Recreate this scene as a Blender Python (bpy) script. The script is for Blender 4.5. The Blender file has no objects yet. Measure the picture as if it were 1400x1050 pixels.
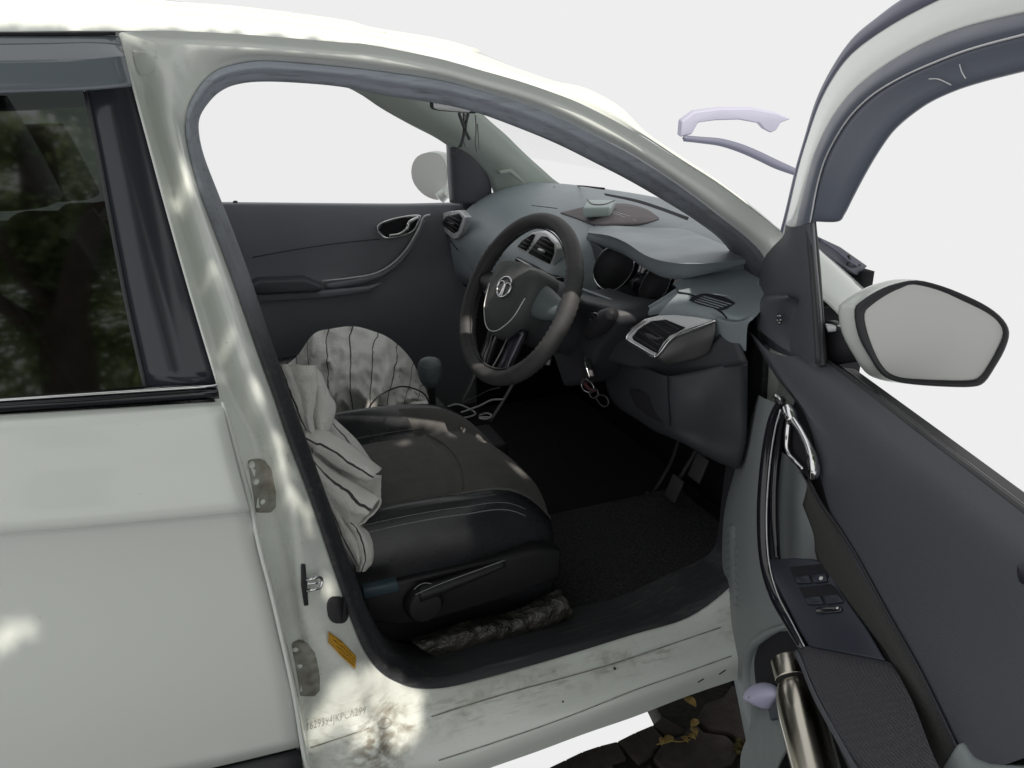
import bpy, bmesh, math, random
from mathutils import Vector, Matrix, noise
from mathutils.bvhtree import BVHTree

random.seed(7)
scene = bpy.context.scene
COL = scene.collection

# ------------------------------------------------------------------ camera
CP = Vector((-0.008, -1.115, 1.395))
YAW, PITCH, ROLL, FPX = math.radians(21.08), math.radians(21.04), math.radians(-0.49), 1145.5
FW = Vector((math.sin(YAW)*math.cos(PITCH), math.cos(YAW)*math.cos(PITCH), -math.sin(PITCH)))
RT0 = Vector((math.cos(YAW), -math.sin(YAW), 0))
UP0 = RT0.cross(FW)
RT = RT0*math.cos(ROLL) + UP0*math.sin(ROLL)
UP = -RT0*math.sin(ROLL) + UP0*math.cos(ROLL)
cd = bpy.data.cameras.new('camera')
cam = bpy.data.objects.new('camera', cd)
COL.objects.link(cam)
M = Matrix((RT, UP, -FW)).transposed().to_4x4()
M.translation = CP
cam.matrix_world = M
cd.sensor_width = 36
cd.lens = FPX/1400*36
cd.clip_start, cd.clip_end = 0.02, 200
scene.camera = cam

# ------------------------------------------------------------------ light
w = bpy.data.worlds.new('World')
scene.world = w
w.use_nodes = True
bg = w.node_tree.nodes['Background']
bg.inputs[0].default_value = (0.855, 0.855, 0.855, 1)      # the plain pale backdrop of the photograph
bg.inputs[1].default_value = 1.0
SUN = Vector((0.12, -0.56, 0.80)).normalized()              # towards the sun
sd = bpy.data.lights.new('sun', 'SUN')
sd.energy, sd.angle, sd.color = 4.2, math.radians(0.53), (1.0, 0.93, 0.82)
so = bpy.data.objects.new('sun', sd)
so.rotation_euler = SUN.to_track_quat('Z', 'Y').to_euler()
so.location = (0, -3, 6)
COL.objects.link(so)
scene.view_settings.view_transform = 'Standard'
scene.view_settings.look = 'None'
scene.view_settings.exposure = 0.0
scene.view_settings.gamma = 1.0
scene.view_settings.use_curve_mapping = False
scene.render.engine = 'CYCLES'
scene.render.resolution_x, scene.render.resolution_y = 1024, 768

# ------------------------------------------------------------------ pixel -> point (on a stated plane)
def ray(px, py):
    return RT*((px-700)/FPX) + UP*((525-py)/FPX) + FW
def UX(px, py, x):
    d = ray(px, py); return CP + d*((x-CP.x)/d.x)
def UY(px, py, y):
    d = ray(px, py); return CP + d*((y-CP.y)/d.y)
def UZ(px, py, z):
    d = ray(px, py); return CP + d*((z-CP.z)/d.z)
def UP_(px, py, p, n):
    d = ray(px, py); return CP + d*((Vector(p)-CP).dot(n)/d.dot(n))
def yb(z):                                                  # the car's side, leaning in above the belt
    if z < .5: return 0.0
    if z < .97: return .02*(z-.5)/.47
    return .02 + .14*((z-.97)/.46)**1.15
def S(px, py, off=0.0):
    y = .02+off
    for _ in range(8):
        y = yb(UY(px, py, y).z)+off
    return UY(px, py, y)
# front door, swung open about its hinges
TH = math.radians(74.5)
DN = Vector((-math.sin(TH), math.cos(TH), 0))               # into the cabin side of the door
DD = Vector((-math.cos(TH), -math.sin(TH), 0))
DP = Vector((.885, -.144, .955))
def D(px, py, h=0.0):
    return UP_(px, py, DP+DN*h, DN)

# ------------------------------------------------------------------ materials
def mat(name, col, rough=.5, metal=0.0, spec=.5, coat=0.0, bump=None, var=None, rvar=0.0, alpha=None, sheen=0.0, ior=1.5):
    m = bpy.data.materials.new(name); m.use_nodes = True
    nt = m.node_tree; b = nt.nodes['Principled BSDF']
    b.inputs['Base Color'].default_value = (*col, 1)
    b.inputs['Roughness'].default_value = rough
    b.inputs['Metallic'].default_value = metal
    b.inputs['Specular IOR Level'].default_value = spec
    b.inputs['Coat Weight'].default_value = coat
    b.inputs['Coat Roughness'].default_value = .06
    b.inputs['IOR'].default_value = ior
    if sheen: b.inputs['Sheen Weight'].default_value = sheen
    tc = nt.nodes.new('ShaderNodeTexCoord')
    def nz(scale, detail=4):
        n = nt.nodes.new('ShaderNodeTexNoise'); n.inputs['Scale'].default_value = scale
        n.inputs['Detail'].default_value = detail
        nt.links.new(tc.outputs['Object'], n.inputs['Vector']); return n
    if var:
        n = nz(var[0], 6)
        r = nt.nodes.new('ShaderNodeMapRange')
        r.inputs[1].default_value, r.inputs[2].default_value = .35, .7
        mx = nt.nodes.new('ShaderNodeMix'); mx.data_type = 'RGBA'
        mx.inputs[6].default_value = (*col, 1)
        mx.inputs[7].default_value = (*var[1], 1)
        nt.links.new(n.outputs['Fac'], r.inputs[0])
        nt.links.new(r.outputs[0], mx.inputs[0])
        nt.links.new(mx.outputs[2], b.inputs['Base Color'])
    if rvar:
        n = nz(14, 5)
        r = nt.nodes.new('ShaderNodeMapRange')
        r.inputs[1].default_value, r.inputs[2].default_value = .3, .7
        r.inputs[3].default_value, r.inputs[4].default_value = max(.02, rough-rvar), min(1, rough+rvar)
        nt.links.new(n.outputs['Fac'], r.inputs[0]); nt.links.new(r.outputs[0], b.inputs['Roughness'])
    if bump:
        n = nz(bump[0], 3)
        bp = nt.nodes.new('ShaderNodeBump'); bp.inputs['Strength'].default_value = bump[1]
        bp.inputs['Distance'].default_value = bump[2] if len(bump) > 2 else .001
        nt.links.new(n.outputs['Fac'], bp.inputs['Height']); nt.links.new(bp.outputs[0], b.inputs['Normal'])
    return m
def N(m, t, **kw):
    n = m.node_tree.nodes.new(t)
    for k, v in kw.items(): setattr(n, k, v)
    return n
def math_(m, op, a, bb=None):
    n = N(m, 'ShaderNodeMath', operation=op)
    for i, v in enumerate((a, bb)):
        if v is None: continue
        if isinstance(v, (int, float)): n.inputs[i].default_value = v
        else: m.node_tree.links.new(v, n.inputs[i])
    return n.outputs[0]

def paint_material():
    m = mat('white paint', (.72, .755, .72), .28, coat=.6, spec=.5)
    nt = m.node_tree; b = nt.nodes['Principled BSDF']; L = nt.links.new
    geo = N(m, 'ShaderNodeNewGeometry'); sep = N(m, 'ShaderNodeSeparateXYZ')
    L(geo.outputs['Position'], sep.inputs[0])
    n1 = N(m, 'ShaderNodeTexNoise'); n1.inputs['Scale'].default_value = 9; n1.inputs['Detail'].default_value = 8; n1.inputs['Roughness'].default_value = .7
    n2 = N(m, 'ShaderNodeTexNoise'); n2.inputs['Scale'].default_value = 55; n2.inputs['Detail'].default_value = 6
    n3 = N(m, 'ShaderNodeTexNoise'); n3.inputs['Scale'].default_value = 160; n3.inputs['Detail'].default_value = 2
    mp = N(m, 'ShaderNodeMapping'); mp.inputs['Scale'].default_value = (1, 1, 1.6)
    L(geo.outputs['Position'], mp.inputs[0])
    for n in (n1, n2): L(mp.outputs[0], n.inputs['Vector'])
    L(geo.outputs['Position'], n3.inputs['Vector'])
    # road dirt: settles in the door jamb and on the sill step
    low = N(m, 'ShaderNodeMapRange'); low.inputs[1].default_value = .50; low.inputs[2].default_value = .26; low.clamp = True
    L(sep.outputs['Z'], low.inputs[0])
    inn = N(m, 'ShaderNodeMapRange'); inn.inputs[1].default_value = .008; inn.inputs[2].default_value = .035; inn.clamp = True
    L(sep.outputs['Y'], inn.inputs[0])
    out = N(m, 'ShaderNodeMapRange'); out.inputs[1].default_value = .075; out.inputs[2].default_value = .055; out.clamp = True
    L(sep.outputs['Y'], out.inputs[0])
    st = N(m, 'ShaderNodeMapRange'); st.inputs[1].default_value = .42; st.inputs[2].default_value = .66; st.clamp = True
    L(n1.outputs['Fac'], st.inputs[0])
    sp = N(m, 'ShaderNodeMapRange'); sp.inputs[1].default_value = .40; sp.inputs[2].default_value = .62; sp.clamp = True
    L(n2.outputs['Fac'], sp.inputs[0])
    jam = math_(m, 'MULTIPLY', math_(m, 'MULTIPLY', low.outputs[0], inn.outputs[0]), out.outputs[0])
    d = math_(m, 'MULTIPLY', jam, math_(m, 'ADD', .10, math_(m, 'MULTIPLY', st.outputs[0], .60)))
    d = math_(m, 'MULTIPLY', d, math_(m, 'ADD', .35, math_(m, 'MULTIPLY', sp.outputs[0], .65)))
    mid = N(m, 'ShaderNodeMapRange'); mid.inputs[1].default_value = .98; mid.inputs[2].default_value = .6; mid.clamp = True
    L(sep.outputs['Z'], mid.inputs[0])
    d2 = math_(m, 'MULTIPLY', math_(m, 'MULTIPLY', mid.outputs[0], inn.outputs[0]), math_(m, 'MULTIPLY', st.outputs[0], .16))
    # tiny stone chips
    ch = N(m, 'ShaderNodeMapRange'); ch.inputs[1].default_value = .765; ch.inputs[2].default_value = .80; ch.clamp = True
    L(n3.outputs['Fac'], ch.inputs[0])
    dp = UY(512, 1022, .02)
    ds = N(m, 'ShaderNodeVectorMath', operation='DISTANCE'); ds.inputs[1].default_value = dp; L(geo.outputs['Position'], ds.inputs[0])
    dr = N(m, 'ShaderNodeMapRange'); dr.inputs[1].default_value = .085; dr.inputs[2].default_value = .015; dr.clamp = True; L(ds.outputs['Value'], dr.inputs[0])
    sp3 = N(m, 'ShaderNodeMapRange'); sp3.inputs[1].default_value = .36; sp3.inputs[2].default_value = .60; sp3.clamp = True; L(n2.outputs['Fac'], sp3.inputs[0])
    d2 = math_(m, 'ADD', d2, math_(m, 'MULTIPLY', dr.outputs[0], math_(m, 'MULTIPLY', sp3.outputs[0], .85)))
    # pale and dark scuffs where shoes rub the sill
    mp2 = N(m, 'ShaderNodeMapping'); mp2.inputs['Rotation'].default_value = (0, .9, .4); mp2.inputs['Scale'].default_value = (18, 90, 160); L(geo.outputs['Position'], mp2.inputs[0])
    n4 = N(m, 'ShaderNodeTexNoise'); n4.inputs['Scale'].default_value = 1.0; n4.inputs['Detail'].default_value = 6; L(mp2.outputs[0], n4.inputs['Vector'])
    s4 = N(m, 'ShaderNodeMapRange'); s4.inputs[1].default_value = .56; s4.inputs[2].default_value = .68; s4.clamp = True; L(n4.outputs['Fac'], s4.inputs[0])
    d2 = math_(m, 'ADD', d2, math_(m, 'MULTIPLY', jam, math_(m, 'MULTIPLY', s4.outputs[0], .35)))
    tot = math_(m, 'MINIMUM', math_(m, 'ADD', math_(m, 'ADD', d, d2), math_(m, 'MULTIPLY', ch.outputs[0], .6)), .92)
    mx = N(m, 'ShaderNodeMix', data_type='RGBA')
    mx.inputs[6].default_value = (.72, .755, .72, 1); mx.inputs[7].default_value = (.16, .13, .085, 1)
    L(tot, mx.inputs[0]); L(mx.outputs[2], b.inputs['Base Color'])
    rg = N(m, 'ShaderNodeMapRange'); rg.inputs[3].default_value = .26; rg.inputs[4].default_value = .75
    L(tot, rg.inputs[0]); L(rg.outputs[0], b.inputs['Roughness'])
    ct = N(m, 'ShaderNodeMapRange'); ct.inputs[3].default_value = .6; ct.inputs[4].default_value = 0
    L(tot, ct.inputs[0]); L(ct.outputs[0], b.inputs['Coat Weight'])
    bp = N(m, 'ShaderNodeBump'); bp.inputs['Strength'].default_value = .25; bp.inputs['Distance'].default_value = .0008
    L(tot, bp.inputs['Height']); L(bp.outputs[0], b.inputs['Normal'])
    return m

def stripe_towel():
    m = mat('striped terry cloth', (.55, .54, .50), .95, spec=.1, sheen=.3)
    nt = m.node_tree; b = nt.nodes['Principled BSDF']; L = nt.links.new
    uv = N(m, 'ShaderNodeTexCoord'); sep = N(m, 'ShaderNodeSeparateXYZ'); L(uv.outputs['UV'], sep.inputs[0])
    nz = N(m, 'ShaderNodeTexNoise'); nz.inputs['Scale'].default_value = 16; nz.inputs['Detail'].default_value = 3; L(uv.outputs['Object'], nz.inputs['Vector'])
    u = math_(m, 'ADD', sep.outputs['X'], math_(m, 'MULTIPLY', math_(m, 'SUBTRACT', nz.outputs['Fac'], .5), .26))
    f = math_(m, 'FRACT', u)
    line = math_(m, 'LESS_THAN', math_(m, 'ABSOLUTE', math_(m, 'SUBTRACT', f, .5)), .027)
    mx = N(m, 'ShaderNodeMix', data_type='RGBA')
    mx.inputs[6].default_value = (.84, .83, .80, 1); mx.inputs[7].default_value = (.075, .072, .075, 1)
    L(line, mx.inputs[0]); L(mx.outputs[2], b.inputs['Base Color'])
    n2 = N(m, 'ShaderNodeTexNoise'); n2.inputs['Scale'].default_value = 420; n2.inputs['Detail'].default_value = 4
    L(uv.outputs['Object'], n2.inputs['Vector'])
    n3 = N(m, 'ShaderNodeTexNoise'); n3.inputs['Scale'].default_value = 45; n3.inputs['Detail'].default_value = 3
    L(uv.outputs['Object'], n3.inputs['Vector'])
    hh = math_(m, 'ADD', n2.outputs['Fac'], math_(m, 'MULTIPLY', n3.outputs['Fac'], 1.4))
    bp = N(m, 'ShaderNodeBump'); bp.inputs['Strength'].default_value = .8; bp.inputs['Distance'].default_value = .004
    L(hh, bp.inputs['Height']); L(bp.outputs[0], b.inputs['Normal'])
    return m

def ribbed(name, col, col2, scale, rough, dirv=(0, 0, 1), strength=.5, dist=.001):
    m = mat(name, col, rough, spec=.3)
    nt = m.node_tree; b = nt.nodes['Principled BSDF']; L = nt.links.new
    tc = N(m, 'ShaderNodeTexCoord')
    wv = N(m, 'ShaderNodeTexWave', wave_type='BANDS', bands_direction='Z')
    wv.inputs['Scale'].default_value = scale; wv.inputs['Distortion'].default_value = .8; wv.inputs['Detail'].default_value = 2
    wv.inputs['Detail Scale'].default_value = 3
    L(tc.outputs['Object'], wv.inputs['Vector'])
    mx = N(m, 'ShaderNodeMix', data_type='RGBA'); mx.inputs[6].default_value = (*col, 1); mx.inputs[7].default_value = (*col2, 1)
    L(wv.outputs['Fac'], mx.inputs[0]); L(mx.outputs[2], b.inputs['Base Color'])
    bp = N(m, 'ShaderNodeBump'); bp.inputs['Strength'].default_value = strength; bp.inputs['Distance'].default_value = dist
    L(wv.outputs['Fac'], bp.inputs['Height']); L(bp.outputs[0], b.inputs['Normal'])
    return m

def weave(name, col, col2, scale):
    m = mat(name, col, .75, spec=.25)
    nt = m.node_tree; b = nt.nodes['Principled BSDF']; L = nt.links.new
    tc = N(m, 'ShaderNodeTexCoord')
    v = N(m, 'ShaderNodeTexVoronoi'); v.inputs['Scale'].default_value = scale; v.inputs['Randomness'].default_value = .25
    L(tc.outputs['Object'], v.inputs['Vector'])
    r = N(m, 'ShaderNodeMapRange'); r.inputs[1].default_value = .15; r.inputs[2].default_value = .6
    L(v.outputs['Distance'], r.inputs[0])
    mx = N(m, 'ShaderNodeMix', data_type='RGBA'); mx.inputs[6].default_value = (*col2, 1); mx.inputs[7].default_value = (*col, 1)
    L(r.outputs[0], mx.inputs[0]); L(mx.outputs[2], b.inputs['Base Color'])
    bp = N(m, 'ShaderNodeBump', invert=True); bp.inputs['Strength'].default_value = .6; bp.inputs['Distance'].default_value = .001
    L(r.outputs[0], bp.inputs['Height']); L(bp.outputs[0], b.inputs['Normal'])
    return m

def glass(name, tint, ior=1.5):
    m = bpy.data.materials.new(name); m.use_nodes = True
    nt = m.node_tree; nt.nodes.clear()
    o = N(m, 'ShaderNodeOutputMaterial'); mx = N(m, 'ShaderNodeMixShader'); t = N(m, 'ShaderNodeBsdfTransparent')
    g = N(m, 'ShaderNodeBsdfGlossy'); lw = N(m, 'ShaderNodeLayerWeight'); lw.inputs['Blend'].default_value = .5
    f0 = ((ior-1)/(ior+1))**2
    fac = math_(m, 'ADD', f0, math_(m, 'MULTIPLY', math_(m, 'POWER', lw.outputs['Facing'], 5.0), (1-f0)*(.8 if ior > 1.3 else .25)))
    t.inputs[0].default_value = (*tint, 1); g.inputs['Roughness'].default_value = .04
    L = nt.links.new
    L(fac, mx.inputs[0]); L(t.outputs[0], mx.inputs[1]); L(g.outputs[0], mx.inputs[2]); L(mx.outputs[0], o.inputs[0])
    return m

def sticker_material():
    m = mat('yellow label', (.55, .30, .02), .4)
    nt = m.node_tree; b = nt.nodes['Principled BSDF']; L = nt.links.new
    uv = N(m, 'ShaderNodeTexCoord')
    mp = N(m, 'ShaderNodeMapping'); mp.inputs['Scale'].default_value = (40, 5, 1)
    L(uv.outputs['UV'], mp.inputs[0])
    nz = N(m, 'ShaderNodeTexNoise'); nz.inputs['Scale'].default_value = 1; nz.inputs['Detail'].default_value = 1
    L(mp.outputs[0], nz.inputs['Vector'])
    sep = N(m, 'ShaderNodeSeparateXYZ'); L(uv.outputs['UV'], sep.inputs[0])
    row = math_(m, 'GREATER_THAN', math_(m, 'FRACT', math_(m, 'MULTIPLY', sep.outputs['Y'], 4.0)), .45)
    ink = math_(m, 'MULTIPLY', row, math_(m, 'GREATER_THAN', nz.outputs['Fac'], .48))
    mx = N(m, 'ShaderNodeMix', data_type='RGBA'); mx.inputs[6].default_value = (.58, .31, .02, 1); mx.inputs[7].default_value = (.08, .03, .01, 1)
    L(math_(m, 'MULTIPLY', ink, .75), mx.inputs[0]); L(mx.outputs[2], b.inputs['Base Color'])
    return m

PAINT = paint_material()
RUBBER = mat('door seal rubber', (.030, .031, .037), .55, spec=.5, bump=(300, .2), var=(9, (.055, .055, .06)))
GARNISH = mat('blue grey roof garnish', (.29, .315, .365), .5, bump=(300, .1), var=(6, (.32, .345, .395)))
SEALTOP = mat('black frame film', (.13, .145, .185), .42, spec=.5, bump=(250, .08), rvar=.06)
BLACKP = mat('black plastic', (.022, .022, .027), .5, bump=(700, .15))
TRIM = mat('charcoal grained trim', (.073, .076, .088), .46, bump=(520, .6), var=(5, (.08, .082, .098)))
DASH = mat('slate grained dash plastic', (.245, .285, .31), .46, bump=(380, .45), var=(4, (.27, .31, .335)), rvar=.05)
DASHLOW = mat('dark lower dash plastic', (.040, .042, .050), .55, bump=(800, .25))
FARTRIM = mat('dark door card plastic', (.205, .21, .24), .5, bump=(420, .35), var=(6, (.23, .235, .265)))
PILLART = mat('grey green pillar trim', (.44, .49, .455), .7, bump=(700, .15))
CHROME = mat('chrome', (.80, .80, .82), .12, metal=1, rvar=.06)
SATIN = mat('satin silver plastic', (.74, .75, .77), .30, metal=.25, rvar=.06)
DSATIN = mat('dull grey satin plastic', (.10, .10, .105), .36, metal=.4, rvar=.06)
GLOSSB = mat('piano black', (.012, .012, .018), .08, coat=.5, rvar=.04)
SWITCHP = mat('satin blue black panel', (.030, .035, .052), .34, metal=.25, rvar=.05)
LOWTRIM = mat('grey green door trim', (.24, .268, .27), .6, bump=(700, .25))
FABRIC = ribbed('ribbed dark brown fabric', (.040, .039, .038), (.064, .063, .062), 170, .85)
PADF = weave('woven armrest fabric', (.075, .074, .084), (.034, .034, .039), 420)
SEATF = mat('black brown seat fabric', (.095, .091, .091), .92, spec=.2, bump=(900, .6, .001), var=(40, (.115, .11, .108)), sheen=.15)
SEATP = mat('black seat plastic', (.009, .009, .011), .5, bump=(600, .2))
SPOKE = mat('slate spoke plastic', (.13, .155, .165), .5, bump=(900, .25))
LEATHER = mat('black leatherette', (.024, .025, .029), .27, spec=.5, bump=(600, .3, .0006), rvar=.08)
WHEELL = mat('dull black rim cover', (.048, .048, .051), .58, bump=(500, .35, .0008), var=(30, (.062, .061, .062)))
WHEELP = mat('airbag cover plastic', (.062, .065, .068), .6, bump=(900, .25))
THREAD = mat('pale stitching', (.22, .22, .24), .8)
CARPET = mat('black carpet', (.040, .040, .045), .98, spec=.1, bump=(500, 1.0, .004), var=(260, (.020, .020, .022)))
DARK = mat('matt black cavity', (.022, .022, .026), .8, spec=.2)
TINT = glass('dark tinted glass', (.035, .042, .04), 1.95)
CLEAR = glass('clear glass', (.985, .985, .985), 1.15)
MIRROR = mat('mirror glass', (.62, .62, .61), .42, metal=.35)
MIRBACK = mat('pale grey mirror face', (.74, .74, .72), .45)
VISOR = mat('smoked visor plastic', (.13, .15, .175), .16, coat=.4, rvar=.06)
CLADB = mat('black film', (.030, .032, .042), .16, rvar=.04)
TOWEL = stripe_towel()
STICK = sticker_material()
INK = mat('stamped dark marks', (.30, .30, .27), .6)
STEEL = mat('brushed stainless steel', (.50, .47, .41), .26, metal=1, bump=(300, .05), rvar=.08)
GREYCLOTH = mat('grey green cloth', (.15, .18, .18), .9, bump=(350, .5, .002), sheen=.2)
LAVENDER = mat('lavender plastic', (.50, .50, .68), .45)
NAVY = mat('dark slate cloth', (.05, .06, .075), .8)
CASE = mat('pale mint case', (.42, .50, .49), .45, bump=(400, .1))
MATRED = mat('dark red printed mat', (.085, .078, .084), .6, var=(30, (.13, .098, .104)))
WHITEP = mat('white print', (.7, .7, .7), .5)
CABLEW = mat('white cable', (.36, .36, .37), .5)
CABLEB = mat('black cable', (.015, .015, .017), .5)
PLASTW = mat('dusty crumpled plastic', (.022, .021, .020), .34, spec=.5, bump=(60, 1.0, .012), var=(26, (.075, .070, .062)))
PAVER = mat('brown concrete paver', (.040, .033, .030), .9, spec=.3, bump=(220, .7, .003), var=(35, (.06, .05, .044)))
SOIL = mat('dark joint soil', (.012, .011, .010), .95, bump=(120, .8, .006), var=(60, (.03, .027, .02)))
LEAFY = mat('yellow fallen leaf', (.34, .27, .09), .7, var=(80, (.28, .15, .03)))
MOSS = mat('yellow green moss', (.11, .095, .02), .95, bump=(160, 1, .01), var=(70, (.05, .045, .015)))
LAVROOF = mat('pale lavender car roof', (.37, .37, .47), .6)
SLATE = mat('slate blue trim', (.13, .135, .19), .5)
COWL = mat('grey cowl plastic', (.17, .165, .21), .55)
BARK = mat('bark', (.07, .055, .04), .9, bump=(30, 1, .02), var=(8, (.11, .09, .07)))
def leaf_material():
    m = mat('tree leaves', (.075, .12, .035), .55, spec=.3, var=(3, (.12, .17, .05)))
    nt = m.node_tree; b = nt.nodes['Principled BSDF']; out = nt.nodes['Material Output']
    t = N(m, 'ShaderNodeBsdfTranslucent'); t.inputs[0].default_value = (.42, .52, .28, 1)
    mx = N(m, 'ShaderNodeMixShader'); mx.inputs[0].default_value = .6
    nt.links.new(b.outputs[0], mx.inputs[1]); nt.links.new(t.outputs[0], mx.inputs[2]); nt.links.new(mx.outputs[0], out.inputs[0])
    return m
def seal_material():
    m = mat('veil graded door seal', (.03, .03, .035), .55, bump=(300, .2))
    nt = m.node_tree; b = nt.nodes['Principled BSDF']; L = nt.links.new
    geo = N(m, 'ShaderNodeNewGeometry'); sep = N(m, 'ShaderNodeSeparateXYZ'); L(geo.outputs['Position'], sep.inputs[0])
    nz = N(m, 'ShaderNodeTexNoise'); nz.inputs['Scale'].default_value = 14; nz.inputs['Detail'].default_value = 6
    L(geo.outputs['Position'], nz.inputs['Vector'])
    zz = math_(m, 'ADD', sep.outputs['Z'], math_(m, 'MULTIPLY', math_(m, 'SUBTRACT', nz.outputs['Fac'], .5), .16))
    r = N(m, 'ShaderNodeMapRange'); r.inputs[1].default_value = 1.02; r.inputs[2].default_value = 1.40; r.clamp = True  # lens veil put into the colour: rubber turns paler towards the roof
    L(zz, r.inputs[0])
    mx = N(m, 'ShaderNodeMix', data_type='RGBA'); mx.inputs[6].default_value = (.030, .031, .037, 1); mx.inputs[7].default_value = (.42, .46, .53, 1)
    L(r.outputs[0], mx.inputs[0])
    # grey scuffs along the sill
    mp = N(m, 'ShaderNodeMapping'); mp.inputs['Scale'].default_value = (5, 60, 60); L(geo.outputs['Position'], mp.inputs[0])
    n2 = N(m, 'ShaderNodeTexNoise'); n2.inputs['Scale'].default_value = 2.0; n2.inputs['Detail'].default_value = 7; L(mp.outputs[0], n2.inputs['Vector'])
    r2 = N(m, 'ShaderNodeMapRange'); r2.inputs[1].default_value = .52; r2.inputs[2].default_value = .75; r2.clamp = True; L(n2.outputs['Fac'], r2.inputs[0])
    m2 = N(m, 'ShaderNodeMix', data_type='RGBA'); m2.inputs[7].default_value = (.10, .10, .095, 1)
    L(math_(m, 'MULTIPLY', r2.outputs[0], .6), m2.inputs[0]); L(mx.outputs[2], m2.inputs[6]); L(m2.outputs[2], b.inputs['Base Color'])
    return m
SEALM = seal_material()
LEAF = leaf_material()

# ------------------------------------------------------------------ mesh helpers
def cr(P, n, closed=False, arc=False):
    """Catmull-Rom resample to n points"""
    P = [Vector(p) for p in P]
    k = len(P)
    if k == 1: return [P[0].copy() for _ in range(n)]
    segs = k if closed else k-1
    def ev(t):
        i = min(int(t), segs-1); f = t-i
        if closed: p0, p1, p2, p3 = P[(i-1) % k], P[i % k], P[(i+1) % k], P[(i+2) % k]
        else:
            p1, p2 = P[i], P[i+1]
            p0 = P[i-1] if i > 0 else p1*2-p2
            p3 = P[i+2] if i+2 < k else p2*2-p1
        return .5*((2*p1)+(p2-p0)*f+(2*p0-5*p1+4*p2-p3)*f*f+(3*p1-p0-3*p2+p3)*f*f*f)
    if not arc:
        return [ev(segs*i/(n if closed else n-1)) for i in range(n)]
    fine = [ev(segs*i/400) for i in range(401)]
    L = [0]
    for a, b in zip(fine, fine[1:]): L.append(L[-1]+(b-a).length)
    out = []; j = 0
    for i in range(n):
        t = L[-1]*i/(n if closed else n-1)
        while j < 399 and L[j+1] < t: j += 1
        f = (t-L[j])/max(1e-9, L[j+1]-L[j])
        out.append(fine[j].lerp(fine[j+1], f))
    return out

def link(name, me, m, parent=None):
    o = bpy.data.objects.new(name, me)
    COL.objects.link(o)
    if m is not None and not me.materials: me.materials.append(m)
    if parent is not None:
        o.parent = parent
        off = Vector((0, 0, 0)); p = parent                 # parents are never rotated: meshes keep world coordinates
        while p is not None: off += p.location; p = p.parent
        o.location = -off
    return o

def mesh(name, V, F, m, parent=None, smooth=True, recalc=True, bevel=0, bseg=2, solid=0, sub=0, uvs=None, angle=None):
    me = bpy.data.meshes.new(name)
    me.from_pydata([tuple(v) for v in V], [], F)
    if uvs is not None:
        ul = me.uv_layers.new(name='UVMap')
        for lp in me.loops: ul.data[lp.index].uv = uvs[lp.vertex_index]
    if recalc:
        bm = bmesh.new(); bm.from_mesh(me)
        bmesh.ops.recalc_face_normals(bm, faces=bm.faces); bm.to_mesh(me); bm.free()
    for p in me.polygons: p.use_smooth = smooth
    o = link(name, me, m, parent)
    if sub:
        md = o.modifiers.new('sub', 'SUBSURF'); md.levels = md.render_levels = sub
    if solid:
        md = o.modifiers.new('solid', 'SOLIDIFY'); md.thickness = solid; md.offset = 0
    if bevel:
        md = o.modifiers.new('bevel', 'BEVEL'); md.width = bevel; md.segments = bseg; md.limit_method = 'ANGLE'; md.angle_limit = math.radians(35)
        md.harden_normals = False
    return o

def grid(rows, closed=False):
    n = len(rows[0]); V = [p for r in rows for p in r]; F = []
    for i in range(len(rows)-1):
        for j in range(n if closed else n-1):
            a = i*n+j; b = i*n+(j+1) % n
            F.append((a, b, b+n, a+n))
    return V, F

def sheet(name, contours, m, parent=None, n=24, mm=None, closed=False, arc=True, solid=0.0, noise_=None, uv=(1, 1), linear=False, smooth=True, sub=0):
    """surface through a list of 3-D contours"""
    C = [cr(c, n, closed, arc) for c in contours]
    if linear: rows = C
    else:
        mm = mm or (len(C)*4)
        cols = [cr([c[j] for c in C], mm) for j in range(n)]
        rows = [[cols[j][i] for j in range(n)] for i in range(mm)]
    if noise_:
        amp, sc = noise_
        rows = [[p + (CP-p).normalized()*(noise.noise(p*sc)+.5*noise.noise(p*sc*2.3))*amp for p in r] for r in rows]
    V, F = grid(rows, closed)
    k = len(rows)
    uvs = [(uv[0]*j/(n-1), uv[1]*i/(k-1)) for i in range(k) for j in range(n)]
    return mesh(name, V, F, m, parent, solid=solid, uvs=uvs, smooth=smooth, sub=sub)

def prism(name, poly, vec, m, parent=None, bevel=.0015, smooth=True, bseg=2):
    """closed solid: a planar polygon pushed along vec"""
    poly = [Vector(p) for p in poly]; vec = Vector(vec); n = len(poly)
    V = poly+[p+vec for p in poly]
    F = [tuple(range(n)), tuple(range(2*n-1, n-1, -1))]+[(i, (i+1) % n, (i+1) % n+n, i+n) for i in range(n)]
    return mesh(name, V, F, m, parent, bevel=bevel, smooth=smooth, bseg=bseg)

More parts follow.
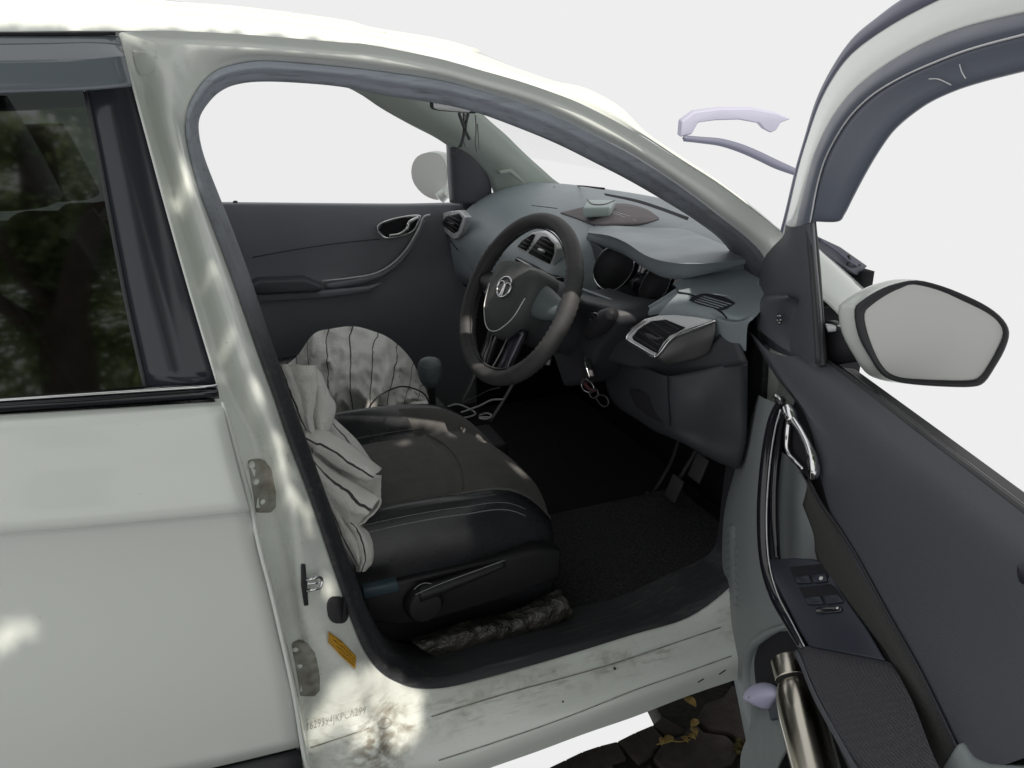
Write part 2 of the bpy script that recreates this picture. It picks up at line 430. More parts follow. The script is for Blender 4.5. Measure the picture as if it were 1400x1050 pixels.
def tube_vf(pts, r, k=10, closed=False, flat=None):
    n = len(pts); V = []; F = []
    up = Vector((.13, .21, .97)).normalized()
    fr = None
    for i, p in enumerate(pts):
        a = pts[(i-1) % n] if closed or i > 0 else pts[i]
        b = pts[(i+1) % n] if closed or i < n-1 else pts[i]
        t = (b-a).normalized()
        if fr is None: fr = (up-t*up.dot(t)).normalized()
        else: fr = (fr-t*fr.dot(t)).normalized()
        bn = t.cross(fr)
        rr = r[i] if isinstance(r, (list, tuple)) else r
        for j in range(k):
            an = 2*math.pi*j/k
            V.append(p+(fr*math.cos(an)+bn*math.sin(an))*rr)
    for i in range(n if closed else n-1):
        for j in range(k):
            a = i*k+j; b = i*k+(j+1) % k; c = ((i+1) % n)*k+(j+1) % k; d = ((i+1) % n)*k+j
            F.append((a, b, c, d))
    if not closed:
        F.append(tuple(range(k-1, -1, -1))); F.append(tuple(range((n-1)*k, n*k)))
    return V, F

def tube(name, pts, r, m, parent=None, n=24, k=10, closed=False, spl=True, arc=True):
    P = cr(pts, n, closed, arc) if spl else [Vector(p) for p in pts]
    if isinstance(r, (list, tuple)) and len(r) != len(P):
        rr = [v.x for v in cr([Vector((q, 0, 0)) for q in r], len(P))]
    else: rr = r
    V, F = tube_vf(P, rr, k, closed)
    return mesh(name, V, F, m, parent)

def lathe(name, a, b, prof, m, parent=None, k=32):
    """prof: (t along a->b, radius)"""
    a = Vector(a); b = Vector(b); ax = b-a; t = ax.normalized()
    u = t.orthogonal().normalized(); v = t.cross(u)
    rows = [[a+ax*q+(u*math.cos(2*math.pi*j/k)+v*math.sin(2*math.pi*j/k))*r for j in range(k)] for q, r in prof]
    V, F = grid(rows, True)
    F.append(tuple(range(k))); F.append(tuple(range(len(V)-k, len(V))))
    return mesh(name, V, F, m, parent, bevel=.0008)

def boxm(name, c, ax, ay, az, m, parent=None, bevel=.002, bseg=2):
    c = Vector(c); ax, ay, az = Vector(ax), Vector(ay), Vector(az)
    V = [c+ax*i+ay*j+az*k for i in (-1, 1) for j in (-1, 1) for k in (-1, 1)]
    F = [(0, 1, 3, 2), (4, 6, 7, 5), (0, 4, 5, 1), (2, 3, 7, 6), (0, 2, 6, 4), (1, 5, 7, 3)]
    return mesh(name, V, F, m, parent, bevel=bevel, bseg=bseg)

def joined(name, parts, m, parent=None, **kw):
    V = []; F = []
    for v, f in parts:
        o = len(V); V += list(v); F += [tuple(i+o for i in q) for q in f]
    return mesh(name, V, F, m, parent, **kw)

def thing(name, label, cat, loc, group=None):
    o = bpy.data.objects.new(name, None)
    COL.objects.link(o); o.location = loc; o.empty_display_size = .05
    o['label'] = label; o['category'] = cat
    if group: o['group'] = group
    return o
def tag(o, label, cat, group=None):
    o['label'] = label; o['category'] = cat
    if group: o['group'] = group
    return o

def decal(name, A_, B_, tree, lift, m, parent=None, n=30, k=8, arc=True, solid=0.0):
    """a thin skin laid on an existing surface between two outlines"""
    a = cr([Vector((x, y, 0)) for x, y in A_], n, arc=arc); b = cr([Vector((x, y, 0)) for x, y in B_], n, arc=arc)
    rows = []
    for i in range(k):
        rows.append([])
        for j in range(n):
            p = a[j].lerp(b[j], i/(k-1)); d = ray(p.x, p.y).normalized()
            hit = tree.ray_cast(CP, d)
            rows[-1].append((hit[0] if hit[0] is not None else UZ(p.x, p.y, 1.0))-d*lift)
    V, F = grid(rows)
    return mesh(name, V, F, m, parent, uvs=[(j/(n-1), i/(k-1)) for i in range(k) for j in range(n)], solid=solid)

# ================================================================== the car
CAR = thing('car', 'white hatchback with its right front door standing wide open', 'car', (.5, .81, .0))

# ---- body side: B-pillar, roof rail, A-pillar and sill round the front door opening
# per station: outer edge, two creases, seal outer edge, seal inner edge; zone
ST = [
 ((1080,905),(1070,873),(1060,830),(1030,762),(1003,745),'S'),
 ((1010,928),(1003,900),(995,855),(992,808),(990,777),'S'),
 ((939,952),(939,922),(939,873),(939,845),(936,804),'S'),
 ((867,980),(867,947),(867,899),(867,867),(867,836),'S'),
 ((800,1003),(800,973),(800,918),(800,888),(800,852),'S'),
 ((733,1028),(733,998),(733,936),(733,908),(733,868),'S'),
 ((670,1050),(670,1022),(665,955),(665,927),(665,884),'S'),
 ((617,1070),(615,1040),(605,972),(610,940),(622,897),'S'),
 ((560,1090),(550,1050),(545,980),(572,941),(590,903),'S'),
 ((500,1110),(490,1050),(510,965),(545,933),(565,902),'S'),
 ((430,1110),(440,1030),(490,940),(520,918),(543,894),'S2'),
 ((405,1020),(425,970),(465,905),(498,890),(525,875),'B'),
 ((392,960),(415,910),(440,880),(480,848),(505,838),'B'),
 ((375,880),(403,840),(418,840),(465,805),(490,798),'B'),
 ((357,800),(390,770),(410,775),(448,755),(471,748),'B'),
 ((343,735),(375,715),(404,720),(430,700),(453,695),'B'),
 ((328,670),(360,650),(393,665),(414,655),(436,648),'B'),
 ((312,610),(345,595),(378,605),(394,602),(418,598),'B'),
 ((298,560),(320,550),(355,545),(375,545),(398,543),'B'),
 ((285,520),(305,510),(335,495),(357,495),(381,494),'B'),
 ((268,455),(287,450),(318,440),(337,437),(361,435),'B'),
 ((250,390),(268,385),(295,372),(315,374),(340,372),'B'),
 ((232,320),(250,315),(275,310),(293,315),(318,313),'B'),
 ((215,250),(232,245),(255,245),(273,262),(297,260),'B'),
 ((195,180),(212,180),(238,190),(260,215),(279,213),'B'),
 ((178,120),(196,115),(228,135),(254,180),(272,180),'B'),
 ((163,56),(190,66),(230,100),(257,150),(274,158),'T'),
 ((172,43),(212,56),(243,78),(267,128),(288,137),'T'),
 ((230,42),(247,54),(268,71),(282,108),(303,124),'T'),
 ((290,44),(295,56),(305,71),(305,93),(322,116),'T'),
 ((350,48),(350,60),(350,72),(350,84),(352,112),'T'),
 ((400,52),(400,64),(400,75),(400,86),(400,113),'T'),
 ((467,58),(467,70),(467,81),(467,92),(467,119),'T'),
 ((534,65),(534,78),(534,90),(534,100),(534,132),'T'),
 ((600,80),(600,91),(600,101),(600,110),(600,142),'T'),
 ((654,95),(654,106),(654,116),(654,124),(654,155),'T'),
 ((717,113),(717,124),(717,134),(717,143),(717,178),'T'),
 ((767,130),(767,142),(767,153),(767,163),(767,199),'T'),
 ((817,153),(817,166),(817,178),(817,188),(817,224),'T'),
 ((867,180),(867,193),(867,204),(867,214),(867,250),'T'),
 ((934,222),(934,236),(934,248),(934,258),(930,287),'T'),
 ((983,253),(983,268),(982,282),(980,293),(972,314),'T'),
 ((1033,290),(1032,304),(1030,318),(1026,330),(1008,341),'T'),
 ((1072,322),(1066,335),(1058,348),(1047,358),(1028,370),'T'),
 ((1085,370),(1078,380),(1068,390),(1053,402),(1035,404),'F'),
 ((1090,450),(1080,450),(1068,455),(1053,460),(1030,460),'F'),
 ((1090,600),(1078,600),(1063,600),(1045,600),(1020,600),'F'),
 ((1085,780),(1073,760),(1058,730),(1035,710),(1008,700),'F'),
]
OFF = {'B': (.022, .060, .034, .070, .110), 'T': (0, .012, .020, .055, .100), 'F': (.06, .065, .07, .09, .125)}
SY = (.0, -.003, .045, .075, .145)
def ring_pt(st, k):
    z = st[5]
    if z == 'S': return UY(*st[k], SY[k])
    if z == 'S2': return UY(*st[k], (.012, .03, .040, .074, .13)[k])
    return S(*st[k], OFF[z][k])
R3 = [[ring_pt(s, k) for s in ST] for k in range(5)]
NR = len(ST)*4
body = sheet('body_side', R3[:4], PAINT, CAR, n=NR, mm=13, closed=True, arc=False)
def bvh_of(o):
    me = o.data
    return BVHTree.FromPolygons([tuple(v.co) for v in me.vertices], [tuple(p.vertices) for p in me.polygons])
BODY = bvh_of(body)
def onbody(px, py, lift=.002, tree=None):
    d = ray(px, py).normalized()
    hit = (tree or BODY).ray_cast(CP, d)
    if hit[0] is None: return S(px, py, .05)-d*lift
    return hit[0]-d*lift

# seal: raised lip, then the black trim that turns into the cabin
def nearer(p, a): return p+(CP-p).normalized()*a
sl0 = [nearer(p, .004) for p in R3[3]]
sl1 = [nearer(a.lerp(b, .30), .016) for a, b in zip(R3[3], R3[4])]
sl2 = [nearer(a.lerp(b, .55), .012) for a, b in zip(R3[3], R3[4])]
sl3 = R3[4]
cen = sum(R3[4], Vector())/len(R3[4])
sl4 = [p+Vector((0, .07, 0))+(cen-p).normalized()*-.012 for p in R3[4]]
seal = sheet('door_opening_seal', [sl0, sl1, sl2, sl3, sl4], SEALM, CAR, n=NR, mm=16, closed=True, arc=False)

# ---- roof rail and roof
xs = [-650,-260,-140,0,100,197,233,333,467,510,600,654,707,757,800,844,870,887,934,983,1033,1066]
oy = [33,39,40,42,42,42,42,47,58,62,80,95,110,127,144,167,182,191,222,253,290,317]
cy = [-112,-60,-38,-16,-8,2,8,15,32,43,58,73,93,110,120,143,167,183,215,247,285,313]
yy = [.34,.34,.34,.34,.34,.34,.34,.34,.33,.32,.30,.28,.25,.22,.20,.17,.15,.14,.12,.105,.09,.07]
cO = [S(x, y, -.002) for x, y in zip(xs, oy)]
cC = [UY(x, y, v) for x, y, v in zip(xs, cy, yy)]
cM = [UY(x, o+(c-o)*.5, yb(UY(x, o, .15).z)+(v-.15)*.18) for x, o, c, v in zip(xs, oy, cy, yy)]
rail = sheet('roof_rail', [cO, cM, cC], PAINT, CAR, n=80, mm=9, arc=False)
YC = .8125
nroof = 12
r0 = cC[:nroof]
r1 = [Vector((p.x+.05, .55, p.z+.008)) for p in r0]
r2 = [Vector((p.x+.07, YC, p.z+.012)) for p in r0]
r3 = [Vector((p.x+.05, 2*YC-.55, p.z+.008)) for p in r0]
r4 = [Vector((p.x, 2*YC-p.y, p.z)) for p in r0]
r5 = [Vector((p.x, 2*YC-p.y, p.z)) for p in cO[:nroof]]
sheet('roof_panel', [r0, r1, r2, r3, r4, r5], PAINT, CAR, n=40, mm=24, arc=False, solid=.012)
h0 = [p+Vector((0, .02, -.05)) for p in r0]
sheet('headliner', [[p+Vector((0, 0, -.035)) for p in r] for r in (r0, r1, r2, r3, r4)], PILLART, CAR, n=20, mm=12, arc=False, solid=.01)
# dark gap between rear door and roof
tube('roof_gutter', [S(-60, 46, -.004), S(60, 46.5, -.004), S(158, 46, -.004)], .0022, DARK, CAR, n=10, k=6)

# ---- details on the B-pillar
dm = [(181,70),(213,69),(214,80),(210,96),(205,102),(190,102),(184,86)]
dim = prism('pillar_dimple', [onbody(x, y, .0025) for x, y in dm], (0, .02, 0), PAINT, CAR, bevel=.0018)
def hinge(cx, cy, sc):
    """rear door hinge sunk in a dirty pocket of the jamb"""
    o = [(-14,-34),(10,-34),(20,-22),(26,10),(26,30),(18,38),(-2,38)]
    P = [onbody(cx+x*sc, cy+y*sc, .0015) for x, y in o]
    h = prism('hinge', P, (0, .02, 0), JAMB, CAR, bevel=.003)
    i_ = [(-10,-24),(6,-22),(14,-8),(12,6),(18,14),(10,30),(-2,32),(2,4)]
    prism('hinge_leaf', [onbody(cx+x*sc, cy+y*sc, .006) for x, y in i_], (0, .012, 0), PAINT, h, bevel=.002)
    for bx, by in ((-8,-27),(-2,-5),(6,22)):
        c = onbody(cx+bx*sc, cy+by*sc, .008)
        lathe('hinge_bolt', c+Vector((0, -.003, 0)), c+Vector((0, .012, 0)), [(0, .0035), (.2, .005), (1, .006)], PAINT, h, k=10)
    return h
JAMB = mat('grimy jamb paint', (.34, .34, .31), .7, var=(45, (.15, .14, .115)), bump=(90, .4, .002))
hinge(352, 664, 1.0)
hinge(412, 915, 1.0)
# latch striker
sp_ = [(412,773),(418,773),(420,800),(422,828),(416,829),(412,802)]
stk = prism('latch_striker', [onbody(x, y, .006) for x, y in sp_], (0, .012, 0), BLACKP, CAR, bevel=.001)
tube('striker_loop', [onbody(418, 793, .006), onbody(428, 791, .020), onbody(438, 790, .022), onbody(440, 796, .022), onbody(437, 804, .022), onbody(428, 806, .020), onbody(419, 808, .006)], .0028, CHROME, stk, n=28, k=8)
tube('striker_bar', [onbody(420, 798, .012), onbody(430, 797, .020), onbody(435, 797, .021)], .0022, CHROME, stk, n=8, k=8)
# rubber plug
pl = []
for i in range(18):
    a = 2*math.pi*i/18
    pl.append(onbody(462+14.5*math.copysign(abs(math.cos(a))**.75, math.cos(a))+2*math.sin(a), 835+18.5*math.copysign(abs(math.sin(a))**.75, math.sin(a)), .004))
prism('rubber_plug', pl, (0, .012, 0), BLACKP, CAR, bevel=.0025, bseg=3)
# yellow sticker
q = [(449,863),(468,877),(487,897),(486,915),(466,897),(449,879)]
P = [onbody(x, y, .007) for x, y in q]
o = mesh('warning_sticker', P, [(0, 1, 4, 5), (1, 2, 3, 4)], STICK, CAR, uvs=[(0, 1), (.5, 1), (1, 1), (1, 0), (.5, 0), (0, 0)], smooth=False)
o['label'] = 'yellow warning sticker'
# stamped chassis number
fc = bpy.data.curves.new('num', 'FONT'); fc.body = '1629394JKPCA299'; fc.size = 1; fc.space_character = 1.1; fc.extrude = .01
fo = bpy.data.objects.new('num', fc); COL.objects.link(fo)
dg = bpy.context.evaluated_depsgraph_get()
me = bpy.data.meshes.new_from_object(fo.evaluated_get(dg))
bpy.data.objects.remove(fo)
mxx = max(v.co.x for v in me.vertices)
for v in me.vertices:
    t = v.co.x/mxx; hgt = v.co.y/.72
    px = 418+82*t; py = 999-24*t-11*hgt
    v.co = onbody(px, py, .0012+v.co.z*.02)
me.materials.clear()
link('stamped_number', me, INK, CAR)
sc_ = [onbody(526+9*math.cos(a*math.pi/6), 989+7*math.sin(a*math.pi/6)-.2*9*math.cos(a*math.pi/6), .0012) for a in range(12)]
tube('stamped_mark', sc_, .0005, INK, CAR, n=30, k=5, closed=True)
# painted crease line at the foot of the pillar
tube('jamb_seam', [onbody(425, 1022, .001), onbody(450, 1014, .001), onbody(480, 1004, .001), onbody(505, 995, .001)], .0011, JAMB, CAR, n=16, k=6)
tube('sill_seam', [onbody(x, y, .0014) for x, y in ((590,980),(640,964),(700,946),(770,927),(843,906),(920,880),(985,858))], .0011, JAMB, CAR, n=40, k=6)
tube('sill_edge_seam', [onbody(x, y, .0014) for x, y in ((600,1040),(650,1024),(733,996),(800,971),(867,944),(930,922),(1000,897))], .0009, JAMB, CAR, n=40, k=6)
for a, b in (((954,933),(962,928)), ((983,922),(992,916))):
    tube('paint_chip', [onbody(*a, .0006), onbody(*b, .0006)], .0013, DARK, CAR, n=4, k=6)
c = onbody(841, 915, .001); lathe('drain_hole', c, c+Vector((0, .004, 0)), [(0, .0028), (1, .0028)], DARK, CAR, k=10)
c = onbody(770, 960, .001); lathe('drain_hole', c, c+Vector((0, .004, 0)), [(0, .0018), (1, .0018)], DARK, CAR, k=10)
# underside of the sill
sb = [UY(*s[0], 0.0) for s in ST[:10]]
sheet('sill_underside', [sb, [p+Vector((0, .03, -.006)) for p in sb], [p+Vector((0, .14, .03)) for p in sb]], JAMB, CAR, n=30, mm=6, arc=False)

# ---- rear door
RD = sheet('rear_door', [[UY(x, y, v) for x, y in r] for r, v in (
    (((-650,604.4),(-90,572),(100,561),(250,552),(302,549)), .016),
    (((-650,616.4),(-90,584),(100,573),(250,562),(305,558)), -.006),
    (((-650,647.4),(-90,612),(100,600),(250,590),(311,585)), -.013),
    (((-650,695.4),(-90,660),(100,648),(250,636),(323,632)), -.017),
    (((-650,769.3),(-90,728),(100,714),(250,701),(339,692)), -.026),
    (((-650,783.3),(-90,742),(100,728),(250,714),(342,706)), -.010),
    (((-650,825.4),(-90,790),(100,778),(250,765),(354,756)), .001),
    (((-650,895.4),(-90,860),(100,848),(250,833),(371,822)), .003),
    (((-650,1047.2),(-90,1000),(100,984),(250,963),(398,943)), -.003),
    (((-650,1206.4),(-90,1118),(100,1088),(280,1052),(411,1021)), .0))], PAINT, CAR, n=30, mm=44)
RD.modifiers.new('s', 'SOLIDIFY').thickness = .002
ed = [(302,549),(311,585),(323,632),(339,692),(354,756),(371,822),(398,943),(411,1021),(416,1050),(421,1080)]
ew = [8,10,11,11,10,10,10,11,12,12]
e0 = [UY(x-.5, y, -.004) for x, y in ed]
e1 = [UY(x+w_*.55, y+2, -.006) for (x, y), w_ in zip(ed, ew)]
e2 = [UY(x+w_, y+6, .028) for (x, y), w_ in zip(ed, ew)]
e3 = [UY(x+w_-4, y+6, .05) for (x, y), w_ in zip(ed, ew)]
sheet('door_hem', [e0, e1, e2, e3], PAINT, RD, n=40, mm=8)
sheet('door_cladding', [[UY(x, y, v) for x, y in r] for r, v in (
    (((-650,1209.4),(-90,1121),(100,1091),(280,1055),(411,1024)), .004), (((-650,1238.4),(-90,1150),(100,1120),(280,1085),(414,1052)), -.008), (((-650,1278.4),(-90,1190),(100,1160),(280,1125),(420,1090)), .0))], BLACKP, RD, n=20, mm=8, solid=.004)
# belt line: chrome lip over a gloss strip
sheet('belt_chrome', [[S(x, y, v) for x, y in r] for r, v in (
    (((-650,588.8),(-90,550.5),(100,537.5),(297,524.5)), .004), (((-650,591.3),(-90,553),(100,540),(297,527)), -.006), (((-650,591.8),(-90,555),(100,542.5),(297,530)), .0))], CHROME, RD, n=20, mm=6, solid=.002)
sheet('belt_strip', [[S(x, y, v) for x, y in r] for r, v in (
    (((-650,592.3),(-90,555.5),(100,543),(297.5,530)), .0), (((-650,597.4),(-90,562),(100,550),(299,537)), -.004), (((-650,609.3),(-90,571),(100,558),(300,544)), .004))], GLOSSB, RD, n=20, mm=6, solid=.002)
# glass, black film panel and slim divider
gl = [(116,126),(133,210),(150,300),(172,415),(197,528)]
sheet('window_glass', [[S(-650, y, .006) for y in (98, 250, 340, 455, 593)],
    [S(-90, y, .006) for y in (90, 210, 300, 415, 556)],
    [S(20, y, .006) for y in (90, 210, 300, 415)]+[S(60, 541, .006)], [S(x, y, .006) for x, y in ((108, 90),)+tuple(gl[1:])]], TINT, RD, n=24, mm=10, arc=False)
sheet('pillar_film', [[S(x, y, .003) for x, y in ((108, 88),)+tuple(gl[1:])],
    [S(x, y, .003) for x, y in ((174,90),(203,195),(228,287),(260,400),(297,525))]], CLADB, RD, n=24, mm=3, arc=False, solid=.003)
tube('glass_run_seal', [S(x+1, y, .002) for x, y in gl], .003, RUBBER, RD, n=20, k=6)
tube('frame_edge', [S(x, y, .0) for x, y in ((164,50),(181,114),(203,195),(228,287),(260,400),(298,527))], .0018, PAINT, RD, n=30, k=6)
# rain visor
VI = sheet('rain_visor', [[S(x, y, v) for x, y in r] for r, v in (
    (((-650,46.1),(-90,48),(60,48.5),(130,49),(163,50)), -.001),
    (((-650,69.5),(-90,62),(60,60),(128,58.5),(166,60)), -.010),
    (((-650,71.5),(-90,64),(60,62),(126,60),(167,63)), -.012),
    (((-650,93.6),(-90,85),(40,83),(100,81),(170,75)), -.030),
    (((-650,96.6),(-90,88),(40,86),(104,85),(172,82)), -.032),
    (((-650,145.7),(-90,127),(60,122),(120,120),(180,115)), -.034),
    (((-650,146.7),(-90,128),(60,123),(120,121),(180,116)), -.026))], VISOR, RD, n=30, mm=28, solid=.0015)

# ---- far side: door card, window, pillar, sail panel
FD = sheet('passenger_door', [[UY(x, y, v) for x, y in r] for r, v in (
    (((150,275),(300,276),(450,277.5),(560,278),(640,276)), 1.60),
    (((150,276),(300,277),(450,278.5),(560,279),(640,277)), 1.55),
    (((150,284),(300,285),(450,286),(560,286),(640,283)), 1.535),
    (((150,320),(300,325),(450,322),(560,318),(640,310)), 1.530),
    (((150,372),(300,376),(450,372),(560,362),(650,350)), 1.535),
    (((150,405),(300,405),(450,400),(560,400),(660,390)), 1.520),
    (((150,470),(300,470),(450,465),(560,460),(670,450)), 1.510),
    (((150,640),(300,640),(450,640),(560,640),(690,640)), 1.500))], FARTRIM, CAR, n=30, mm=30)
FD['label'] = 'closed far front door card'
prism('armrest', [UY(x, y, 1.53) for x, y in ((340,384),(352,378),(414,375.5),(440,386),(434,392),(352,396),(340,391))], (0, -.055, -.004), TRIM, FD, bevel=.008, bseg=3)
prism('armrest_base', [UY(x, y, 1.53) for x, y in ((341,398),(440,395),(500,389),(520,384),(500,397),(450,404),(343,411))], (0, -.035, 0), FARTRIM, FD, bevel=.006)
tube('pull_strip', [UY(x, y, 1.515) for x, y in ((588,293.5),(579,297),(571,315),(556,340),(536,361),(512,374),(480,380),(440,384))], [.0028, .004, .0032, .0032, .0032, .003, .0025, .0022], SATIN, FD, n=50, k=8)
tube('pull_bar', [UY(x, y, 1.52) for x, y in ((580,301),(571,320),(557,344),(538,365),(514,378),(480,386),(445,391))], [.006, .008, .009, .010, .012, .013, .010], FARTRIM, FD, n=40, k=10)
hb = prism('inner_handle', [UY(x, y, 1.528) for x, y in ((518,314),(523,306),(546,299),(572,296),(570,306),(564,316),(550,322),(528,324))], (0, -.004, 0), DARK, FD, bevel=.001)
tube('handle_bezel', [UY(x, y, 1.518) for x, y in ((516,313),(522,305),(545,298),(573,295),(571,305),(564,316),(550,322),(527,325))], .0038, CHROME, hb, n=60, k=8, closed=True)
tube('handle_lever', [UY(x, y, 1.512) for x, y in ((572,297),(560,304),(556,313),(546,320),(532,322))], [.005, .007, .006, .005, .004], CHROME, hb, n=30, k=8)
c = UY(322, 279, 1.555)
lathe('lock_knob', c+Vector((0, 0, -.02)), c+Vector((0, 0, .010)), [(0, .006), (.7, .006), (.9, .0075), (1, .005)], BLACKP, FD, k=12)
tube('card_seam', [UY(x, y, 1.526) for x, y in ((345,352),(400,342),(460,333),(520,327))], .0012, BLACKP, FD, n=20, k=6)
# far window pane
sheet('window_glass', [[UY(x, y, v) for x, y in r] for r, v in ((((240,60),(400,70),(500,100),(560,140),(610,190)), 1.50), (((240,279),(380,279),(470,279),(540,279),(612,279)), 1.585))], CLEAR, FD, n=16, mm=6, arc=False)
# far A-pillar trim, seen from inside
FA_low = [(430,95),(487,122),(520,144),(560,166),(590,181),(612,195),(640,215),(664,236),(674,258),(680,275)]
FA_up = [(560,82),(600,112),(640,140),(668,166),(690,185),(708,203),(725,219),(742,234),(757,247),(775,258)]
mi = [tuple((a+b)/2 for a, b in zip(p, q_)) for p, q_ in zip(FA_low, FA_up)]
fa0 = [UY(x, y, 1.47) for x, y in FA_low]
fa1 = [UY(x, y, 1.425) for x, y in mi]
fa2 = [UY(x, y, 1.43) for x, y in FA_up]
FA = sheet('pillar_trim', [fa0, fa1, fa2], PILLART, CAR, n=30, mm=9, arc=False)
FA.modifiers.new('s', 'SOLIDIFY').thickness = .012
tube('pillar_seal', [UY(x, y-1, 1.468) for x, y in FA_low[:6]], .006, RUBBER, FA, n=30, k=8)
prism('emboss', [UY(x, y, 1.412) for x, y in ((683,234),(699,231),(719,249),(718,253),(698,236),(684,238))], (0, .02, 0), PILLART, FA, bevel=.001)
# sail panel in the corner of the far window
SP = sheet('sail_panel', [[UY(x, y, v) for x, y in r] for r, v in (
    (((612,190),(613,210),(614,240),(617,276)), 1.50), (((618,193),(620,215),(622,245),(625,278)), 1.462), (((640,204),(645,220),(648,250),(650,278)), 1.452), (((652,214),(664,230),(670,250),(671,280)), 1.465))], TRIM, FD, n=20, mm=14)
SP.modifiers.new('s', 'SOLIDIFY').thickness = .006
# far wing mirror
FM = [(563,230),(571,214),(589,208),(604,214),(611,234),(608,258),(601,273),(581,267),(566,250)]
fmo = cr([UY(x, y, 1.77) for x, y in FM], 36, True)
fmc = sum(fmo, Vector())/36
back = Vector((.065, .03, 0))
fmr = [fmo, [p+(fmc-p)*-.04+back*.3 for p in fmo], [fmc+(p-fmc)*.9+back for p in fmo], [fmc+(p-fmc)*.4+back*1.5 for p in fmo]]
V, F = grid(fmr, True); F.append(tuple(range(len(V)-36, len(V))))
FMH = mesh('wing_mirror', V, F, PAINT, CAR)
mesh('mirror_glass', [p+Vector((-.001, 0, 0)) for p in fmo], [tuple(range(36))], MIRBACK, FMH, smooth=False)
tube('mirror_stalk', [UY(x, y, 1.74) for x, y in ((600,272),(606,266),(612,262))]+[UY(622, 268, 1.62)], [.022, .02, .02, .02], PAINT, FMH, n=12, k=10)

# ---- windscreen and cowl
def xbase(y): return 1.27-.16*((y-.81)/.6)**2
wn = cC[11:]
wf = [Vector((p.x, 2*YC-p.y, p.z)) for p in wn]
wq = [Vector((p.x+.055, .45, p.z+.004)) for p in wn]
wc = [Vector((p.x+.085, YC, p.z+.006)) for p in wn]
wr_ = [Vector((p.x+.055, 2*YC-.45, p.z+.004)) for p in wn]
sheet('windscreen', [wn, wq, wc, wr_, wf], CLEAR, CAR, n=24, mm=16, arc=False)
fe = sheet('front_wing', [[UY(x, y, v) for x, y in r] for r, v in (
    (((1098,312),(1118,338),(1145,361),(1172,385),(1200,412)), .13), (((1099,318),(1119,344),(1144,367),(1168,390),(1190,415)), .07),
    (((1100,380),(1118,385),(1138,400),(1160,420),(1178,432)), .045), (((1100,412),(1120,408),(1138,422),(1155,440),(1170,452)), .05))], PAINT, CAR, n=20, mm=14)
fe.modifiers.new('s', 'SOLIDIFY').thickness = .003
cw = prism('cowl', [UY(x, y, .16) for x, y in ((1104,314),(1122,325),(1150,338),(1187,364),(1172,377),(1158,368),(1136,353),(1112,337))], (.0, .05, 0), COWL, CAR, bevel=.003)
tube('wiper_blade', [UY(x, y, .15) for x, y in ((1120,327),(1140,340),(1155,352),(1163,358),(1172,363))], .003, SLATE, cw, n=20, k=6)
tube('wiper_arm', [UY(x, y, .15) for x, y in ((1160,349),(1162,358),(1158,361),(1166,365),(1176,362))], .0025, BLACKP, cw, n=20, k=6)

# ---- cabin shell
boxm('floor_pan', (.25, .81, .245), (1.05, 0, 0), (0, .70, 0), (0, 0, .02), CARPET, CAR, bevel=.004)
boxm('firewall', (1.24, .81, .62), (.015, 0, 0), (0, .66, 0), (0, 0, .38), DARK, CAR, bevel=0)
boxm('kick_panel', (1.10, .14, .60), (.13, 0, 0), (0, .012, 0), (0, 0, .34), DARK, CAR, bevel=0)
boxm('kick_panel', (1.06, 1.47, .50), (.2, 0, 0), (0, .012, 0), (0, 0, .25), DARK, CAR, bevel=0)
boxm('rear_bulkhead', (-.78, .81, .80), (.02, 0, 0), (0, .68, 0), (0, 0, .55), DARK, CAR, bevel=0)
boxm('dash_end_panel', (1.02, 1.505, .84), (.19, 0, 0), (0, .02, 0), (0, 0, .15), DASHLOW, CAR, bevel=.01)
sheet('rear_door_card', [[Vector((x, 1.53, z)) for x in (-.8, -.4, .02)] for z in (.27, .6, 1.0)], FARTRIM, CAR, n=4, mm=4, solid=.02)

# ---- dashboard
def prof(y):
    xb_ = xbase(y)
    pas = [(xb_, 1.030), (xb_-.07, 1.036), (1.02, 1.034), (.94, 1.018), (.865, .985), (.81, .935), (.786, .875), (.792, .80), (.815, .735), (.90, .69)]
    drv = [(xb_, 1.030), (xb_-.06, 1.034), (1.07, 1.030), (1.02, 1.012), (.98, .975), (.95, .92), (.93, .86), (.92, .80), (.92, .72), (.98, .68)]
    t = min(1, max(0, (y-.58)/.12)); t = t*t*(3-2*t)
    e = max(0, (abs(y-.81)-.58)/.12)                        # round the far end off into the door
    return [Vector((a[0]*(1-t)+b[0]*t-.02*e*0, y, a[1]*(1-t)+b[1]*t-.03*e*e)) for a, b in zip(drv, pas)]
dys = [.15, .25, .38, .50, .58, .62, .66, .70, .80, .95, 1.10, 1.25, 1.36, 1.44, 1.49]
DB = sheet('dashboard', [prof(y) for y in dys], DASH, CAR, n=44, mm=60)
DB.modifiers.new('s', 'SOLIDIFY').thickness = .004
DBV = bvh_of(DB)
def ondash(px, py, lift=.002): return onbody(px, py, lift, DBV)
# seams in the moulding
tube('dash_seam', [ondash(x, y, .0005) for x, y in ((757,256),(790,254),(826,258))], .0018, DARK, DB, n=20, k=6)
tube('glovebox_seam', [ondash(x, y, .0005) for x, y in ((611,321),(625,341),(640,360),(652,376))], .0018, DARK, DB, n=20, k=6)
tube('airbag_seam', [ondash(x, y, .0005) for x, y in ((727,281),(745,283),(762,285))], .001, DARK, DB, n=10, k=6)
decal('defroster_slot', ((826,264),(870,272.5),(905,283.5),(942,297)), ((827,267),(868,276),(905,288),(940,301)), DBV, .0025, DARK, DB, k=3)
